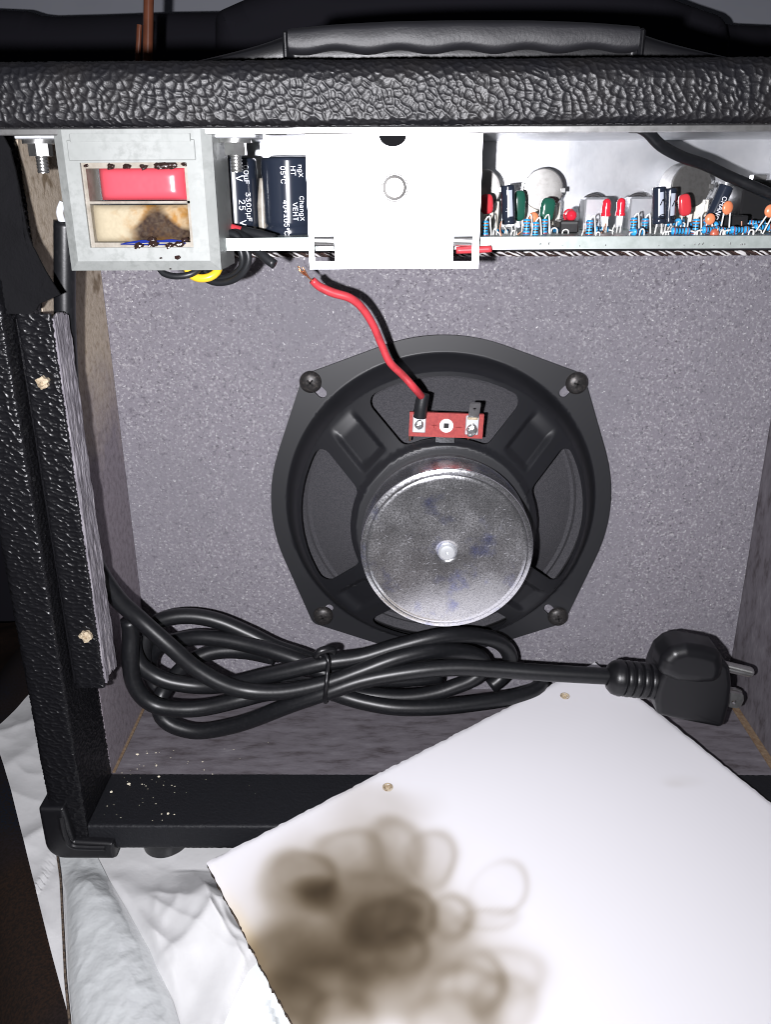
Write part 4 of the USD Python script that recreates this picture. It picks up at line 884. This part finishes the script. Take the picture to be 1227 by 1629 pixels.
lobe(545,1440,150,112,.34,0,.3,.55); lobe(520,1560,140,95,.36,0,.3,.6); lobe(640,1490,130,110,.24,0,.3,.6); lobe(590,1370,120,75,.14,0,.3,.6); lobe(740,1560,110,80,.12,0,.3,.6); lobe(600,1440,55,90,.25,0,.3,.8); lobe(440,1540,70,60,.30,0,.3,.8)
dens=np.maximum(dens,0)*(.88+.26*meshkit.fbm(np.stack([ra_*90,rb_*90,0*aa+3],-1),4,4))
burn=np.exp(-((aa-LW)/.0035)**2)*np.exp(-((bb-lo_(385,1490)[1])/.018)**2)
white=V([.765,.755,.785]); absn=V([1.0,1.135,1.39])
col=white*np.exp(-dens[...,None]*absn*1.32)
col=col*(1-burn[...,None]*V([.02,.12,.32]))
pos=P0+A2[...,None]*E1+B2[...,None]*E2+Z2[...,None]*PN
# two screw holes
holes=[lo_(899,1107),lo_(617,1252)]
ff=grid_faces(na,nb); fc_=np.stack([aa.ravel()[ff].mean(1),bb.ravel()[ff].mean(1)],1)
keep=np.ones(len(ff),bool)
for hc in holes: keep&=np.hypot(*(fc_-hc).T)>.0017
pv=pos.reshape(-1,3); fn=np.cross(pv[ff[0,1]]-pv[ff[0,0]],pv[ff[0,2]]-pv[ff[0,0]])
ff=ff[keep]; ff=ff if fn@PN>0 else ff[:,::-1]
face=MB().add(trimesh.Trimesh(pv,ff,process=False),True,col.reshape(-1,3)).build("white_face","board_white",panel)
# body: rim of rough hardboard 3 mm thick
def edge_strip(idx):
    t_=pos[idx]; n_=len(t_); rnd=(rgn.random((n_,1))-.5)
    lows=[t_-PN*0.00005]+[t_-PN*d+rnd*.0006*E1+rnd*.0006*E2 for d in (.0010,.0020,.0030)]
    v=np.vstack(lows); return trimesh.Trimesh(v,grid_faces(4,n_),process=False)
eb=MB()
for idx in ((0,slice(None)),(na-1,slice(None)),(slice(None),0),(slice(None),nb-1)):
    m_=edge_strip(idx); eb.add(m_,False).add(trimesh.Trimesh(m_.vertices,m_.faces[:,::-1],process=False),False)
bk=[P0+a_*E1+b_*E2-PN*.0030 for a_,b_ in ((0,0),(LW,0),(LW,LH),(0,LH))]
mb_=trimesh.Trimesh(V(bk),[(0,1,2),(0,2,3)],process=False); eb.add(mb_,False)
eb.build("hardboard_core","hardboard_edge",panel)
for hc in holes:
    c=P0+hc[0]*E1+hc[1]*E2
    put("screw_hole", lathe([(.0023,.0001),(.0019,.0003),(.0016,-.0002),(.0014,-.0012),(0.00001,-.0014)],c,PN,20), "chip_wood", panel, smooth=50)

# ---------------------------------------------------------------- white plastic under the amplifier
def tablept(u,v,dz=0): return at(u,v,2,TABLE+dz)
def strip_sheet(left, right, n, m_, dz=0.0):
    """sheet between two edges given as pixels on the table, n rows from back to front"""
    L=V([tablept(*p,dz)[:2] for p in left]); R=V([tablept(*p,dz)[:2] for p in right])
    ys=np.linspace(max(L[0,1],R[0,1]),min(L[-1,1],R[-1,1]),n)
    xl=np.interp(-ys,-L[:,1],L[:,0]); xr=np.interp(-ys,-R[:,1],R[:,0]); xl=np.convolve(np.pad(xl,4,'edge'),np.ones(9)/9,'valid')
    t=np.linspace(0,1,m_); X=xl[:,None]+(xr-xl)[:,None]*t[None]; Y=np.broadcast_to(ys[:,None],X.shape)
    return X,Y,np.minimum(t[None]*(xr-xl)[:,None],(1-t[None])*(xr-xl)[:,None])
def below_panel(X,Y,z):
    pz=P0[2]+PB*(Y-P0[1])+PCX*(X-P0[0])-.0045
    q=np.stack([X-P0[0],Y-P0[1],pz-P0[2]],-1); a_,b_=q@E1,q@E2
    out=np.maximum(np.maximum(-a_,a_-LW),np.maximum(-b_,b_-LH))
    return np.minimum(z,np.maximum(pz+.03*sm(.002,.016,out),TABLE+.0004))
def ridged(X,Y,ang,sx,sy,seed,octv=3):
    u_=X*math.cos(ang)+Y*math.sin(ang); w_=-X*math.sin(ang)+Y*math.cos(ang)
    wv=(meshkit.fbm(np.stack([u_/.05,w_/.05,0*u_+seed],-1),2,seed)-.5)*.02
    return 1-np.abs(2*meshkit.fbm(np.stack([(u_+wv)/sx,w_/sy,0*u_+seed*1.7],-1),octv,seed)-1)*1.6
def crease(X,Y):
    a_=np.clip(ridged(X,Y,.45,.032,.15,7,1),0,1); b_=np.clip(ridged(X,Y,-.55,.026,.085,8,1),0,1); d_=np.clip(ridged(X,Y,.9,.017,.04,12,2),0,1); c_=np.clip(ridged(X,Y,.2,.009,.022,9,2),0,1)
    return a_**1.8*.0100+b_**1.8*.0065+d_**1.6*.0028+c_**1.6*.0011
def up_mesh(X,Y,Z):
    m_=trimesh.Trimesh(np.stack([X,Y,Z],-1).reshape(-1,3),grid_faces(*X.shape),process=False)
    return m_ if m_.face_normals[:,2].mean()>0 else trimesh.Trimesh(m_.vertices,m_.faces[:,::-1],process=False)
bl=[(150,1020),(100,1062),(45,1108),(-14,1178),(0,1202),(18,1260),(48,1380),(80,1510),(112,1629),(135,1740)]
X,Y,rim=strip_sheet(bl,[(1300,1000),(1300,1740)],260,330)
wl=[(93,1352),(100,1400),(104,1480),(108,1560),(116,1640),(122,1740)]; wr=[(150,1352),(172,1395),(205,1450),(240,1510),(275,1590),(296,1660),(318,1740)]
wL=V([tablept(*p,.004)[:2] for p in wl]); wR=V([tablept(*p,.004)[:2] for p in wr])
xl_,xr_=np.interp(-Y,-wL[:,1],wL[:,0]),np.interp(-Y,-wR[:,1],wR[:,0]); under_=sm(-.014,-.004,X-xl_)*sm(-.004,.003,xr_-X)*sm(.0,-.012,Y)
amp_=(1-.9*under_)*(.25+.75*sm(0,.014,rim))*sm(0,-.030,Y)*.9+.10+.25*(X<XL-TO-.002)
Z=TABLE+.0006+crease(X,Y)*amp_
ins=(Y>-.004)&(X>XL-TO-.004); Z=np.where(ins,np.minimum(Z,TABLE+.002),Z); import shapely
near=shapely.distance(Polygon([tablept(u,v,.012)[:2] for u,v in ((440,1500),(395,1545),(372,1590),(352,1640),(340,1720),(560,1720))]),shapely.points(X,Y))
Z=np.minimum(Z,TABLE+.0085+.05*sm(.001,.02,near)); Z=below_panel(X,Y,Z)-.0014*sm(.006,.002,near); Z=np.maximum(Z,TABLE-.002)
put("plastic_bag", up_mesh(X,Y,Z), "bag_plastic", smooth=True, label="crumpled white plastic bag spread under the amplifier", cat="plastic bag")
X,Y,rim=strip_sheet(wl,wr,150,110,.004); tt=np.linspace(0,1,X.shape[1])[None]
Z=TABLE+.0034+.0058*np.sin(np.pi*np.clip(tt,0,1))**.7*sm(-.002,-.022,Y)+(.0006*np.clip(ridged(X,Y,.6,.008,.013,4,2),0,1)+.0005*np.clip(ridged(X,Y,-.4,.0045,.009,14,2),0,1))*sm(0,.006,rim)
Z=below_panel(X,Y,Z)
wrap_=put("plastic_wrap", up_mesh(X,Y,Z), "wrap_plastic", smooth=True, label="flattened strip of shiny clear plastic wrap below the amplifier's corner", cat="plastic wrap")
put("edge_seam", tube(np.stack([X[6:,0]-.0008,Y[6:,0],Z[6:,0]+.0018],1)[::6],.00042,8,.002), "hardboard_edge", wrap_, smooth=True)
pa=[(440,1500),(395,1545),(372,1590),(352,1640),(340,1720),(560,1720)]
ppoly=Polygon([tablept(u,v,.0105)[:2] for u,v in pa]); pt_=trimesh.creation.triangulate_polygon(ppoly.segmentize(.006),engine="earcut")
q_=trimesh.Trimesh(np.c_[pt_[0],np.zeros(len(pt_[0]))],pt_[1],process=False).subdivide_to_size(.005,max_iter=14); pv_=np.asarray(q_.vertices)
pz_=below_panel(pv_[:,0],pv_[:,1],np.full(len(pv_),TABLE+.0098))+.0007
pm_=trimesh.Trimesh(np.c_[pv_[:,:2],pz_],q_.faces,process=False)
if pm_.face_normals[:,2].mean()<0: pm_=trimesh.Trimesh(pm_.vertices,pm_.faces[:,::-1],process=False)
low_=trimesh.Trimesh(pm_.vertices-V([0,0,.0004]),pm_.faces[:,::-1],process=False); pm_=[pm_,low_]
put("paper_sheet", pm_, "paper", smooth=False, label="pale bluish sheet of paper half under the white back panel", cat="paper")

# sawdust on the cabinet's lower edge
rr=random.Random(21); dm=MB()
for k in range(95):
    u,v=rr.gauss(230,70),rr.gauss(1255,42)
    if k%6==0: u,v=rr.uniform(150,430),rr.uniform(1180,1305)
    c=at(u,v,2,.0004)
    if c[1]<.002 or c[1]>.09 or c[0]<XL+.003: continue
    s_=trimesh.creation.icosphere(0,rr.choice((.00013,.00016,.0002,.0002,.0003,.0006))); s_.vertices*=V([rr.uniform(.7,1.6),rr.uniform(.7,1.4),.7]); s_.apply_translation(c); dm.add(s_,False)
tag(dm.build("sawdust","dust",None,"pale sawdust crumbs scattered on the cabinet's lower black edge","sawdust"),kind="stuff")
